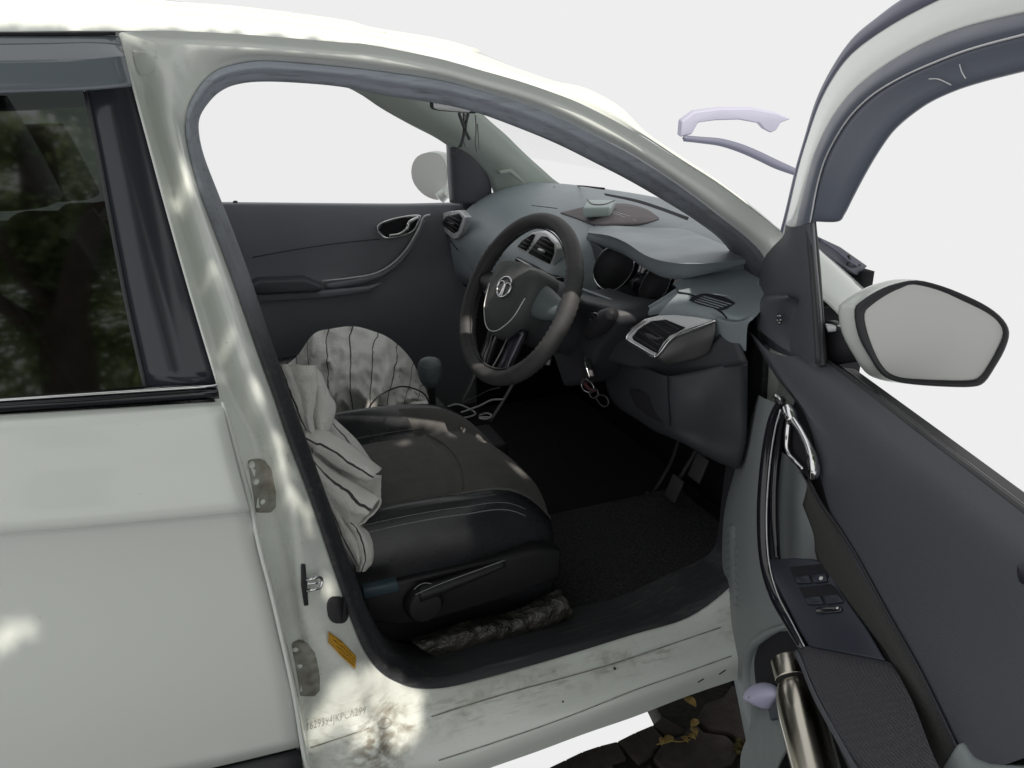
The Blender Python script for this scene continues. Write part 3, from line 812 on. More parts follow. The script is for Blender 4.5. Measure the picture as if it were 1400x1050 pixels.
# instrument hood
HB = [((806,312),.93),((840,306.5),1.0),((870,306),1.06),((900,308),1.08),((935,314),1.06),((977,330),1.0),((1030,352),.96)]
HC = [((804,318),.875),((833,322),.845),((858,332),.825),((885,349),.805),((915,358),.805),((957,360),.84),((1030,354),.955)]
HL = [((803,328),.890),((830,339),.872),((856,350),.858),((882,367),.846),((914,381),.845),((957,376),.868),((1030,357),.958)]
def xl(L_, dx=0, dz=0): return [UX(p[0], p[1], x)+Vector((dx, 0, dz)) for p, x in L_]
hm = [a.lerp(b, .5)+Vector((0, 0, .004)) for a, b in zip(xl(HB), xl(HC))]
hc2 = [a.lerp(b, .12) for a, b in zip(xl(HC), xl(HL))]
hc0 = [a.lerp(b, .06) for a, b in zip(xl(HC), hm)]
HOOD = sheet('instrument_hood', [xl(HB, .06, -.03), xl(HB), hm, hc0, xl(HC), hc2, xl(HL), xl(HL, .05, .004), xl(HL, .11, -.004)], DASH, DB, n=40, mm=48)
# cluster
CL = prism('instrument_cluster', [UX(x, y, .885) for x, y in ((784,336),(835,328),(880,345),(930,368),(950,380),(928,398),(902,415),(880,425),(858,422),(830,412),(786,396))], (.02, 0, 0), GLOSSB, DB, bevel=0)
g1 = [(828,341),(818,352),(812,366),(812,379),(819,391),(832,397),(845,394),(857,383),(865,370),(867,355),(863,342),(848,334)]
g2 = [(893,366),(883,378),(875,394),(872,410),(874,419),(884,421),(898,413),(909,402),(915,390),(918,378),(912,366),(902,362)]
for g, lab in ((g1, 'left'), (g2, 'right')):
    d_ = prism('gauge', cr([UX(x, y, .878) for x, y in g], 36, True), (.006, 0, 0), DARK, CL, bevel=0)
    tube('gauge_ring', [UX(x, y, .874) for x, y in g], .0016, CHROME, CL, n=60, k=6, closed=True)
# face of the dash under the cluster, driver side
N1 = Vector((-.93, -.16, .33)).normalized(); P1 = Vector((.80, .30, .90))
def F1(px, py, off=0): return UP_(px, py, P1+N1*off, N1)
DF = sheet('driver_fascia', [[F1(x, y) for x, y in ((760,383),(793,394),(833,409),(862,420),(880,422),(900,412),(915,402),(927,395))],
    [F1(x, y, .006) for x, y in ((762,402),(793,412),(833,424),(858,432),(876,432),(894,424),(912,415),(928,408))],
    [F1(x, y, .002) for x, y in ((768,432),(796,446),(828,456),(850,456),(862,447),(882,434),(904,429),(925,429))]], DASH, DB, n=40, mm=14, arc=False, solid=.003)
sheet('fascia_underside', [[F1(x, y, .002) for x, y in ((766,428),(796,444),(830,458),(852,462),(868,470),(890,482),(910,490),(945,488),(975,466),(1000,440))],
    [F1(x, y, -.02) for x, y in ((775,480),(805,488),(830,492),(855,499),(875,505),(895,510),(914,516),(950,511),(985,503),(1022,496))]], DASHLOW, DF, n=36, mm=8, arc=False, solid=.003)
tube('fascia_lip', [F1(x, y, .002) for x, y in ((775,388),(793,395),(833,410),(862,421),(880,423),(900,413),(926,396))], .004, DASH, DF, n=40, k=8)
# top right corner of the dash with the side demister
N2 = Vector((-.22, -.08, .97)).normalized(); P2 = UX(975, 405, .855)
def F2(px, py, off=0): return UP_(px, py, P2+N2*off, N2)
N3 = Vector((-.90, -.36, .26)).normalized(); P3 = UX(890, 462, .775)
def F3_(px, py, off=0): return UP_(px, py, P3+N3*off, N3)
cr0 = [F2(x, y) for x, y in ((920,388),(945,376),(965,367),(990,356),(1022,342),(1050,345))]
cr1 = [F2(x, y) for x, y in ((926,395),(948,390),(975,386),(1000,382),(1028,376),(1052,374))]
cr2 = [F2(x, y) for x, y in ((928,398),(947,401),(975,410),(1002,420),(1028,414),(1052,408))]
cr3 = [F2(x, y, -.004) for x, y in ((926,402),(945,404),(972,417),(992,432),(1014,435),(1040,425))]
cr4 = [F3_(x, y, .004) for x, y in ((912,416),(936,417),(962,426),(984,436),(1006,440),(1030,436))]
cr5 = [F3_(x, y, .0) for x, y in ((900,431),(921,430),(950,433),(979,439),(1000,446),(1022,446))]
cr6 = [F3_(x, y, -.03) for x, y in ((900,436),(921,438),(950,445),(978,462),(996,475),(1020,480))]
DC = sheet('dash_corner', [cr0, cr1, cr2, cr3, cr4, cr5, cr6], DASH, DB, n=36, mm=34, arc=False)
DCV = bvh_of(DC)
def onc(px, py, lift): return onbody(px, py, lift, DCV)
tube('corner_seam', [onc(x, y, .0006) for x, y in ((928,400),(945,403),(968,415),(985,426),(994,435))], .0020, DARK, DC, n=30, k=6)
DV = decal('side_demister', ((942,410),(948,405),(966,401),(990,406),(1005,413.5)), ((943,411),(955,416),(972,420.5),(988,424),(1005,415)), DCV, .0016, BLACKP, DC, k=5)
for i in range(4):
    t = (i+.6)/4.2
    p0 = (947+17*t, 412.5-9*t); p1 = (980+23*t, 422.5-7.5*t)
    tube('demister_slat', [onc(*p0, .003), onc((p0[0]+p1[0])/2, (p0[1]+p1[1])/2, .003), onc(*p1, .003)], .0011, DASH, DV, n=6, k=6)
# right air vent pod
N3 = Vector((-.90, -.36, .26)).normalized(); P3 = UX(890, 462, .775)
def F3(px, py, off=0): return UP_(px, py, P3+N3*off, N3)
VP = prism('air_vent', [F3(x, y, .004) for x, y in ((855,461),(862,449),(881,436),(900,431),(921,430),(950,433),(979,438),(951,448),(927,457),(914,467),(905,479),(897,489),(890,488),(855,465))], -N3*.03, SATIN, DB, bevel=.003, bseg=3)
VP['label'] = 'silver framed air vent beside the driver door'
op = [(864,461),(873,450),(890,439),(910,437),(937,448),(915,459),(906,469),(898,483),(893,481),(866,465)]
vo = prism('vent_opening', [F3(x, y, .0055) for x, y in op], -N3*.002, DARK, VP, bevel=0)
for (a, b) in (((871,452),(902,472)), ((880,445),(908,463)), ((890,440),(917,456)), ((866,459),(898,479)), ((905,438),(928,450))):
    p, q_ = F3(*a, .0065), F3(*b, .0065)
    boxm('vent_slat', (p+q_)/2, (q_-p)*.5, N3*.0015, (q_-p).cross(N3).normalized()*.0014, BLACKP, vo, bevel=.0004)
prism('vent_knob', [F3(x, y, .009) for x, y in ((880,455),(890,457),(896,461),(905,461),(898,465),(886,462))], -N3*.004, DSATIN, vo, bevel=.001)
tube('vent_rim', [F3(x, y, .006) for x, y in ((979,438),(951,448),(927,457),(914,467),(905,479),(897,488))], [.0025, .004, .0045, .0045, .004, .003], CHROME, VP, n=40, k=8)
tube('vent_rim', [F3(x, y, .006) for x, y in ((897,488),(876,476),(857,463),(866,450),(884,437))], [.003, .0035, .0035, .003, .002], CHROME, VP, n=40, k=8)
sheet('vent_cheek', [[F3(x, y, .004) for x, y in ((979,440),(951,450),(927,459),(914,469),(905,481),(898,490))],
    [F3(x, y, -.004) for x, y in ((977,460),(960,468),(940,474),(926,482),(915,489),(905,494))],
    [F3(x, y, -.02) for x, y in ((968,484),(955,490),(940,494),(928,497),(918,498),(908,499))]], DSATIN, VP, n=24, mm=10, solid=.002)
# lower dash, driver side
LDF = sheet('knee_panel', [[UX(x, y, v) for x, y, v in r] for r in (
    ((828,487,.84),(860,496,.81),(890,506,.79),(914,514,.79),(950,508,.82),(985,500,.85),(1022,494,.89)),
    ((828,520,.83),(855,528,.81),(885,540,.79),(914,545,.785),(950,545,.81),(985,545,.85),(1022,540,.89)),
    ((836,545,.83),(858,558,.815),(890,572,.80),(915,580,.79),(950,590,.82),(985,600,.86),(1020,600,.89)),
    ((850,560,.86),(870,572,.85),(895,588,.83),(915,596,.82),(945,610,.83),(980,630,.87),(1010,640,.90)),
    ((850,558,.95),(870,570,.95),(895,586,.95),(915,594,.95),(945,606,.95),(980,620,.97),(1008,625,.98)))], DASHLOW, DB, n=36, mm=26, solid=.003)
prism('coin_pocket', [UX(x, y, .787) for x, y in ((858,532),(872,534),(905,545),(909,560),(906,580),(890,572),(868,556))], (.006, 0, 0), DARK, LDF, bevel=.003)
tube('panel_seam', [UX(x, y, .783) for x, y in ((913,514),(914,545),(916,582))], .0015, DARK, LDF, n=10, k=6)
boxm('knee_bolster', (.97, .34, .72), (.08, 0, 0), (0, .18, 0), (0, 0, .07), DARK, DB, bevel=.01)

# passenger air vent
def V4(px, py, off=0): return UX(px, py, .776-off)
PV = prism('air_vent', [V4(x, y) for x, y in ((597,304),(604,292),(614,289),(628,287.5),(637,297),(631,318),(625,326),(619,326.5),(600,311))], (.02, 0, 0), SATIN, DB, bevel=.003, bseg=3)
PV['label'] = 'silver framed air vent beside the far door'
po = prism('vent_opening', [V4(x, y, .0012) for x, y in ((603,306),(610,296),(627,292),(632,298),(626,316),(620,319))], (.002, 0, 0), DARK, PV, bevel=0)
for a, b in (((607,302),(625,313)), ((609,298),(628,308)), ((614,295),(630,303)), ((605,305),(622,317))):
    p, q_ = V4(*a, .003), V4(*b, .003)
    tube('vent_slat', [p, q_], .002, BLACKP, po, n=3, k=6)
tube('vent_knob', [V4(613, 304, .005), V4(621, 307, .005)], .003, DSATIN, po, n=3, k=8)
# centre vents
def V5(px, py, off=0): return UX(px, py, .806-off)
CV = prism('centre_vents', [V5(x, y) for x, y in ((690,356),(697,345),(706,336),(727,318),(736,316),(746,318),(759,330),(762,340),(756,364),(750,375),(720,362),(713,357),(696,364))], (.03, 0, 0), SATIN, DB, bevel=.003)
for pp in (((707,337),(714,329),(727,320),(731,321),(727,330),(719,343)), ((740,323),(748,324),(757,334),(757,347),(751,361),(722,346),(730,335))):
    cvo = prism('vent_opening', [V5(x, y, .0015) for x, y in pp], (.002, 0, 0), DARK, CV, bevel=0)
    n_ = 4
    if len(pp) == 7: ls = (((728,340),(754,355)), ((731,334),(756,348)), ((735,329),(757,341)), ((740,325),(755,333)))
    else: ls = (((709,335),(722,340)), ((713,330),(725,336)), ((719,326),(727,331)))
    for a, b in ls:
        tube('vent_slat', [V5(*a, .004), V5(*b, .004)], .0018, BLACKP, cvo, n=3, k=6)
tube('vent_knob', [V5(737, 341, .008), V5(744, 344, .008)], .004, SATIN, CV, n=3, k=8)
boxm('centre_stack', (.86, .80, .80), (.045, 0, 0), (0, .13, 0), (-.03, 0, .115), GLOSSB, DB, bevel=.012, bseg=3)
tube('stack_trim', [Vector((.815, .668, .90)), Vector((.79, .665, .78)), Vector((.77, .66, .70))], .006, SATIN, DB, n=12, k=8)

# ---- steering wheel
WC = Vector((.620, .478, .929)); WR = Vector((.1728, -.985, 0)); WU = Vector((.4499, .0789, .8896)).normalized(); WN = WU.cross(WR).normalized()
if WN.x > 0: WN = -WN
def W(a, b, h=0): return WC+WR*a+WU*b+WN*h
RW, TW = .1735, .0172
nr = 160
V = []; F = []; k = 14
for i in range(nr):
    an = 2*math.pi*i/nr
    rad = WR*math.cos(an)+WU*math.sin(an)
    deg = math.degrees(an) % 360
    ribs = (deg < 35 or deg > 300 or 150 < deg < 235)
    r_ = TW*(1+(.11 if (ribs and i % 2 == 0) else 0))
    for j in range(k):
        t = 2*math.pi*j/k
        V.append(WC+rad*(RW+r_*math.cos(t)*.95)+WN*r_*math.sin(t)*1.05)
for i in range(nr):
    for j in range(k):
        F.append((i*k+j, i*k+(j+1) % k, ((i+1) % nr)*k+(j+1) % k, ((i+1) % nr)*k+j))
SW = mesh('steering_wheel', V, F, WHEELL, CAR)
tube('rim_seam', [W((RW-.019)*math.cos(a*math.pi/24), (RW-.019)*math.sin(a*math.pi/24), .004) for a in range(48)], .0016, WHEELP, SW, n=96, k=6, closed=True)
# airbag pad
pad = [(-.078,.050),(-.060,.066),(0,.072),(.060,.066),(.078,.050),(.080,.010),(.066,-.040),(.040,-.072),(.020,-.086),(0,-.090),(-.020,-.086),(-.040,-.072),(-.066,-.040),(-.080,.010)]
rows = []
for s_, h in ((1.02, -.03), (1.03, .005), (1.0, .022), (.93, .032), (.6, .038), (.25, .040)):
    rows.append(cr([W(a*s_, b*s_, h) for a, b in pad], 56, True))
V, F = grid(rows, True); F.append(tuple(range(len(V)-56, len(V))))
HUB = mesh('airbag_cover', V, F, WHEELP, SW)
tube('cover_edge', [W(a*.90, b*.90-.002, .033) for a, b in pad[5:]], .0012, SATIN, HUB, n=40, k=6)
# emblem
ec = (0, .012)
def E_(a, b, h=.042): return W(ec[0]+a, ec[1]+b, h)
em = prism('emblem', [E_(.0245*math.cos(i*math.pi/16), .0225*math.sin(i*math.pi/16), .0405) for i in range(32)], -WN*.003, DSATIN, HUB, bevel=.0006)
tube('emblem_ring', [E_(.024*math.cos(i*math.pi/16), .022*math.sin(i*math.pi/16)) for i in range(32)], .0022, CHROME, em, n=64, k=8, closed=True)
tube('emblem_arch', [E_(-.021, .007), E_(-.011, .0105), E_(-.002, .005), E_(-.002, -.006), E_(-.004, -.021)], [.0014, .0018, .0022, .002, .002], CHROME, em, n=24, k=8)
tube('emblem_arch', [E_(.021, .007), E_(.011, .0105), E_(.002, .005), E_(.002, -.006), E_(.004, -.021)], [.0014, .0018, .0022, .002, .002], CHROME, em, n=24, k=8)
# spokes
for sg in (-1, 1):
    rows = []
    for a, t1, t0, h in ((.05, .050, -.012, .008), (.09, .040, -.018, .004), (.125, .030, -.012, .0), (.158, .026, -.006, .0)):
        rows.append([W(sg*a, t1, h-.022), W(sg*a, t1+.001, h), W(sg*a, (t0+t1)/2, h+.008), W(sg*a, t0, h), W(sg*a, t0, h-.022)])
    sheet('spoke', rows, SPOKE if sg > 0 else BLACKP, SW, n=14, mm=14, arc=False, solid=.004)
    rows = []
    for t, wd, h in ((0, .022, .0), (.5, .016, -.004), (1, .020, -.004)):
        a = sg*(.045+(.030)*0-.006*t); b = -.055-.105*t
        rows.append([W(a-wd, b, h-.012), W(a-wd*.9, b, h), W(a, b, h+.004), W(a+wd*.9, b, h), W(a+wd, b, h-.012)])
    sheet('spoke', rows, GLOSSB, SW, n=12, mm=12, arc=False, solid=.003)
    tube('spoke_trim', [W(sg*.030, -.080, .006), W(sg*.024, -.12, .004), W(sg*.016, -.160, .004)], .0018, DSATIN, SW, n=12, k=8)
bt = prism('wheel_buttons', [W(a, b, .012) for a, b in ((-.088,.030),(-.104,.026),(-.112,.000),(-.104,-.022),(-.092,-.026),(-.086,.000))], -WN*.01, SATIN, SW, bevel=.003)
for b in (.016, .0, -.014):
    boxm('button', W(-.099, b, .013), WR*.006, WU*.005, WN*.002, DSATIN, bt, bevel=.001)
# column
lathe('steering_column', W(0, -.01, -.03), W(0, .0, -.26), [(0, .070), (.2, .078), (.6, .072), (1, .06)], DASHLOW, SW, k=28)
rows = []
c0 = Vector((.70, .42, .88))
tube('wiper_stalk', [UX(x, y, .72) for x, y in ((806,455),(816,448),(828,436),(838,428))], [.014, .018, .020, .012], BLACKP, DB, n=14, k=12)
tube('stalk_ring', [UX(813+6*math.cos(a*math.pi/6), 436+7*math.sin(a*math.pi/6), .705) for a in range(12)], .003, GLOSSB, DB, n=24, k=6, closed=True)
prism('column_shroud', [UX(x, y, .74) for x, y in ((770,400),(800,412),(832,418),(842,425),(843,440),(832,462),(818,475),(800,520),(770,530),(750,470))], (.12, 0, 0), DASHLOW, DB, bevel=.012, bseg=3)
ig = UX(795, 493, .735)
lathe('ignition_barrel', ig, ig+Vector((.05, 0, .0)), [(0, .013), (.1, .017), (1, .018)], BLACKP, DB, k=20)

# ---- seats: driver's and front passenger's
def seat_z(u, v):
    """u 0 back .. 1 front, v -1 near .. 1 far"""
    z = .578+.014*math.sin(u*math.pi)-.02*(1-u)**2+.010*v
    bol = max(0, (abs(v)-.56)/.44)
    z += .052*math.sin(min(1, bol)*math.pi*.66)*(1-.55*u**3)+.010*(1-(abs(v)/.56)**2 if abs(v) < .56 else 0)
    if abs(v) > .86: z -= .05*((abs(v)-.86)/.14)**2
    if u > .74: z -= .085*((u-.74)/.26)**2.6
    g = 0
    for vv in (-.56, .56):
        if u < .72: g += math.exp(-((v-vv)/.022)**2)
    g += math.exp(-((u-.70+.10*v*v)/.012)**2)*(1 if abs(v) < .56 else 0)
    return z-.006*g
def seat_p(u, v, y0=.465):
    half = .262*(1-.10*max(0, u-.7)/.3*1.0)
    fr = .648-.055*v*v
    x = .0+u*(fr-.0)
    return Vector((x, y0+v*half, seat_z(u, v)))
def make_seat(y0, name, lab):
    nu, nv = 60, 61
    V = [seat_p(i/(nu-1), -1+2*j/(nv-1), y0) for i in range(nu) for j in range(nv)]
    F = []; mi_ = []
    for i in range(nu-1):
        for j in range(nv-1):
            F.append((i*nv+j, i*nv+j+1, (i+1)*nv+j+1, (i+1)*nv+j))
            v = -1+2*(j+.5)/(nv-1); u = (i+.5)/(nu-1)
            mi_.append(0 if abs(v) < .56 or (u > .70-.10*v*v and abs(v) < .80) else 1)
    # skirt
    base = len(V)
    per = [j for j in range(nv)]+[i*nv+nv-1 for i in range(1, nu)]+[(nu-1)*nv+j for j in range(nv-2, -1, -1)]+[i*nv for i in range(nu-2, 0, -1)]
    lv = [(.03, 1.012), (.075, 1.02), (.12, 1.0), (.17, .94)]
    prev = per; cc = Vector((.3, y0, 0))
    for dz, s_ in lv:
        cur = []
        for a in per:
            p = V[a]; q_ = Vector((cc.x+(p.x-cc.x)*s_, cc.y+(p.y-cc.y)*s_, min(p.z, .56)-dz))
            V.append(q_); cur.append(len(V)-1)
        for t in range(len(per)):
            F.append((prev[t], prev[(t+1) % len(per)], cur[(t+1) % len(per)], cur[t])); mi_.append(1)
        prev = cur
    me = bpy.data.meshes.new('seat_cushion'); me.from_pydata([tuple(p) for p in V], [], F)
    me.materials.append(SEATF); me.materials.append(LEATHER)
    for p, a in zip(me.polygons, mi_): p.material_index = a; p.use_smooth = True
    bm = bmesh.new(); bm.from_mesh(me); bmesh.ops.recalc_face_normals(bm, faces=bm.faces); bm.to_mesh(me); bm.free()
    st = link(name, me, None, CAR); st['label'] = lab
    def seam(pts, m=THREAD, r=.0010): tube('stitching', [seat_p(u, v, y0)+Vector((0, 0, .0012)) for u, v in pts], r, m, st, n=60, k=5)
    seam([(u/10, -.60) for u in range(0, 8)])
    seam([(u/10, .60) for u in range(0, 8)], r=.0007)
    seam([(u/20, -.955+.0*u) for u in range(0, 19)], r=.0011)
    seam([(u/20, -.93) for u in range(0, 19)], r=.0007)
    seam([(u/20, .93) for u in range(0, 19)], r=.0008)
    seam([(.72-.10*v*v/100, v/10) for v in range(-5, 6)], SEATF, .0012)
    # backrest
    rows = []
    for t in range(0, 9):
        q_ = t/8; x = .06-.26*q_; z = .56+.58*q_
        wd = .25-.05*q_**2
        rows.append([Vector((x-.10, y0-wd, z)), Vector((x-.03, y0-wd-.015, z)), Vector((x+.035, y0-wd*.85, z+.01)), Vector((x, y0-wd*.4, z)), Vector((x, y0+wd*.4, z)), Vector((x+.035, y0+wd*.85, z+.01)), Vector((x-.03, y0+wd+.015, z)), Vector((x-.10, y0+wd, z)), Vector((x-.12, y0, z-.03))])
    b_ = sheet('backrest', rows, LEATHER, st, n=48, mm=24, closed=True, arc=False)
    rows = []
    for t, wd in ((0, .10), (.3, .125), (.7, .12), (1, .08)):
        x = -.235-.05*t; z = 1.19+.16*t
        rows.append([Vector((x-.05, y0-wd, z)), Vector((x+.02, y0-wd, z)), Vector((x+.04, y0, z)), Vector((x+.02, y0+wd, z)), Vector((x-.05, y0+wd, z)), Vector((x-.07, y0, z))])
    sheet('headrest', rows, LEATHER, st, n=30, mm=12, closed=True, arc=False)
    return st
DS = make_seat(.465, 'driver_seat', 'driver seat with black leatherette edges and brown black fabric centre')
PSEAT = make_seat(1.17, 'passenger_seat', 'front passenger seat under a striped cloth')
PSEAT.location.z -= .085
# near side of the driver's seat: valance, recline lever, belt buckle, rails
vl = prism('seat_valance', [UY(x, y, .185) for x, y in ((498,806),(560,792),(660,770),(735,752),(768,752),(766,790),(740,800),(680,822),(600,846),(545,856),(505,850))], (0, .04, 0), SEATP, DS, bevel=.006, bseg=3)
lv_ = UY(578, 822, .18)
lathe('lever_pivot', lv_+Vector((0, -.022, 0)), lv_+Vector((0, .01, 0)), [(0, .030), (.25, .036), (1, .038)], SEATP, vl, k=28)
tube('recline_lever', [UY(x, y, .165) for x, y in ((572,812),(600,803),(640,789),(690,771))], [.016, .013, .010, .006], SEATP, vl, n=24, k=12)
tube('lever_edge', [UY(x, y, .150) for x, y in ((568,813),(600,799),(640,784),(690,766))], .0009, THREAD, vl, n=24, k=5)
tube('pivot_edge', [UY(x, y, .156) for x, y in ((566,806),(573,800),(581,797),(590,798))], .0009, THREAD, vl, n=12, k=5)
prism('belt_anchor', [UY(x, y, .15) for x, y in ((496,806),(544,796),(547,806),(545,809),(498,819))], (0, .02, 0), mat('blue black buckle', (.03, .055, .075), .4), DS, bevel=.002)
boxm('seat_rail', (.33, .20, .30), (.26, 0, 0), (0, .014, 0), (0, 0, .03), BLACKP, DS, bevel=.003)
boxm('seat_rail', (.33, .66, .30), (.26, 0, 0), (0, .014, 0), (0, 0, .03), BLACKP, DS, bevel=.003)
boxm('seat_frame', (.30, .465, .37), (.27, 0, 0), (0, .22, 0), (0, 0, .06), DARK, DS, bevel=.01)
boxm('seat_frame', (.30, 1.17, .33), (.27, 0, 0), (0, .22, 0), (0, 0, .06), DARK, PSEAT, bevel=.01)

# ---- centre console, gear lever, handbrake
CONS = boxm('centre_console', (.33, .815, .38), (.37, 0, .0), (0, .075, 0), (0, 0, .085), BLACKP, CAR, bevel=.015, bseg=3)
tube('console_trim', [UY(x, y, .735) for x, y in ((650,512),(641,532),(632,551))], .004, DSATIN, CONS, n=10, k=8)
tube('console_trim', [UY(x, y, .665) for x, y in ((702,524),(688,548),(670,576))], .004, DSATIN, CONS, n=10, k=8)
G0 = UY(588, 503, .80)
kp = [UY(x, y, .80) for x, y in ((572,500),(577,491),(590,488),(601,492),(604,503),(602,520),(594,530),(580,528),(572,514))]
rows = []
kc = sum(kp, Vector())/len(kp)
for s_, h in ((.05, -.030), (.55, -.026), (.9, -.012), (1, 0), (.9, .012), (.55, .026), (.05, .030)):
    rows.append(cr([kc+(p-kc)*s_+Vector((0, h, 0)) for p in kp], 32, True))
GK = sheet('gear_lever', rows, SPOKE, CAR, n=32, mm=20, closed=True, arc=False)
tube('gear_stick', [UY(589, 522, .80), UY(592, 560, .80), UY(596, 600, .80)], [.012, .010, .03], BLACKP, GK, n=10, k=12)
tube('knob_seam', [UY(x, y, .769) for x, y in ((574,498),(580,503),(590,503),(601,498))], .001, THREAD, GK, n=14, k=5)
HBK = prism('handbrake', [UY(x, y, .76) for x, y in ((440,592),(452,587),(498,561),(511,571),(508,576),(470,594),(448,604))], (0, .032, 0), BLACKP, CAR, bevel=.006, bseg=3)
tube('release_button', [UY(504, 567, .775), UY(513, 561, .775)], .008, BLACKP, HBK, n=4, k=10)

# ---- rear-view mirror inside, pedals
RM = prism('rear_view_mirror', [UY(x, y, .72) for x, y in ((587,138),(594,138),(640,147),(652,152),(650,156),(600,152),(590,150),(587,146))], (.02, .03, .005), BLACKP, CAR, bevel=.004)
prism('mirror_face', [UY(x, y, .718) for x, y in ((592,139.5),(600,140),(646,150),(640,154),(600,150.5),(593,148))], (.002, .001, 0), SATIN, RM, bevel=.001)
tube('mirror_stem', [UY(630, 146, .74), Vector((.63, .80, 1.40))], .008, BLACKP, RM, n=6, k=8)
for px, py, n_ in ((922, 668, 'brake_pedal'), (955, 640, 'accelerator_pedal'), (885, 690, 'clutch_pedal')):
    c = UX(px, py, 1.08)
    pd = boxm(n_, c, (.012, 0, .03), (0, .025, 0), (.004, 0, -.002), mat('pedal rubber', (.05, .05, .055), .6), CAR, bevel=.004)
    tube('pedal_arm', [c+Vector((.01, 0, .02)), c+Vector((.07, 0, .12)), c+Vector((.10, 0, .24))], .007, BLACKP, pd, n=8, k=8)

# ================================================================== the open front door (part of the car)
ZU = Vector((0, 0, 1))
def DT(pxl, h): return [D(x, y, h) for x, y in pxl]
pad_rows = [
 (((1112,484),(1140,503),(1195,545),(1250,588),(1325,645),(1400,703),(1480,765),(1560,830)), .0),
 (((1090,487),(1120,515),(1165,562),(1215,612),(1290,680),(1370,750),(1450,820),(1530,890)), .030),
 (((1055,482),(1088,530),(1132,592),(1178,655),(1240,740),(1305,830),(1375,920),(1450,1010)), .046),
 (((1027,455),(1062,512),(1103,568),(1124,645),(1150,722),(1216,840),(1262,920),(1330,1060)), .050),
 (((1025,456),(1060,514),(1101,570),(1122,647),(1148,724),(1214,842),(1260,922),(1328,1062)), .030)]
DOOR = sheet('front_door', [DT(r, h) for r, h in pad_rows], TRIM, CAR, n=44, mm=30, arc=False)
DOOR['label'] = 'open right front door with charcoal trim'
# outer shell of the door
sh = [(1062,480),(1140,518),(1250,600),(1400,717),(1560,845),(1640,1000),(1640,1300),(1300,1300),(1120,1200),(1050,1060),(1040,900),(1030,780),(1040,640)]
prism('door_shell', DT(sh, -.045), -DN*.055, PAINT, DOOR, bevel=.008, bseg=3)
prism('door_core', DT([(1100,500),(1140,506),(1250,590),(1400,706),(1560,834),(1630,1000),(1630,1290),(1300,1290),(1125,1190),(1060,1050),(1050,900),(1046,780),(1060,640)], -.008), -DN*.034, BLACKP, DOOR, bevel=0)
# glass line: double rubber lips
tube('belt_seal', DT(((1116,487),(1140,503),(1195,544),(1250,587),(1325,644),(1400,702),(1480,764)), -.006), .006, RUBBER, DOOR, n=40, k=8)
tube('belt_lip', DT(((1128,491),(1150,504),(1200,541),(1255,583),(1330,640),(1405,697),(1485,758)), -.022), .0035, GLOSSB, DOOR, n=40, k=8)
# fabric band beside the pad
sheet('fabric_band', [DT(((1105,652),(1124,690),(1148,724),(1173,764),(1216,843),(1262,925),(1328,1062)), .044),
    DT(((1103,670),(1121,715),(1135,745),(1160,790),(1200,850),(1240,915),(1305,1060)), .052),
    DT(((1098,690),(1113,730),(1118,765),(1150,813),(1186,860),(1219,907),(1290,1062)), .050)], FABRIC, DOOR, n=36, mm=10, solid=.002)
sheet('pad_piping', [DT(((1107,654),(1126,690),(1150,724),(1175,764),(1218,843),(1264,925),(1330,1062)), .052), DT(((1104,656),(1123,692),(1147,726),(1172,766),(1215,845),(1261,927),(1327,1064)), .054)], BLACKP, DOOR, n=36, mm=3, solid=.003)
# hollow behind the pull bar
prism('pull_recess', DT(((1066,618),(1082,628),(1100,660),(1112,705),(1118,766),(1062,766),(1058,700),(1058,640)), .018), -DN*.006, LOWTRIM, DOOR, bevel=.002)
# armrest top with the switches: a plane that faces up and inwards
NA = (DN*.62+ZU*.78).normalized(); PA = D(1130, 830, .075)
def A(px, py, off=0): return UP_(px, py, PA+NA*off, NA)
SWP = prism('switch_panel', [A(x, y) for x, y in ((1050,764),(1085,762),(1112,763),(1124,768),(1136,782),(1153,813),(1186,860),(1211,903),(1165,894),(1106,883),(1092,860),(1074,825),(1058,795))], -NA*.02, SWITCHP, DOOR, bevel=.003, bseg=3)
def swell(pts, keys):
    o_ = prism('switch_well', [A(x, y, .0008) for x, y in pts], -NA*.002, DARK, SWP, bevel=.0004)
    for kpts in keys:
        prism('window_switch', [A(x, y, .0028) for x, y in kpts], -NA*.003, SWITCHP, o_, bevel=.0008)
    return o_
s1 = swell(((1079,775),(1122,771),(1128,774),(1133,788),(1128,793),(1111,797),(1088,797)), [((1086,788),(1106,786),(1109,796),(1089,797)), ((1109,786),(1129,784),(1131,794),(1112,796))])
s2 = swell(((1092,803),(1135,798),(1142,802),(1154,821),(1150,824),(1130,826),(1104,827)), [((1099,817),(1121,814),(1126,825),(1104,826)), ((1125,814),(1146,812),(1153,822),(1130,825))])
c = A(1123, 791, .003); lathe('switch_mark', c, c+NA*.002, [(0, .0035), (1, .003)], WHITEP, s1, k=12)
s3 = prism('lock_switch', [A(x, y, .0026) for x, y in ((1114,833),(1119,830),(1146,828),(1151,830),(1151,834),(1146,836),(1119,838),(1115,837))], -NA*.003, GLOSSB, SWP, bevel=.001)
c = A(1145, 831.5, .003); lathe('switch_mark', c, c+NA*.001, [(0, .0022), (1, .002)], WHITEP, s3, k=10)
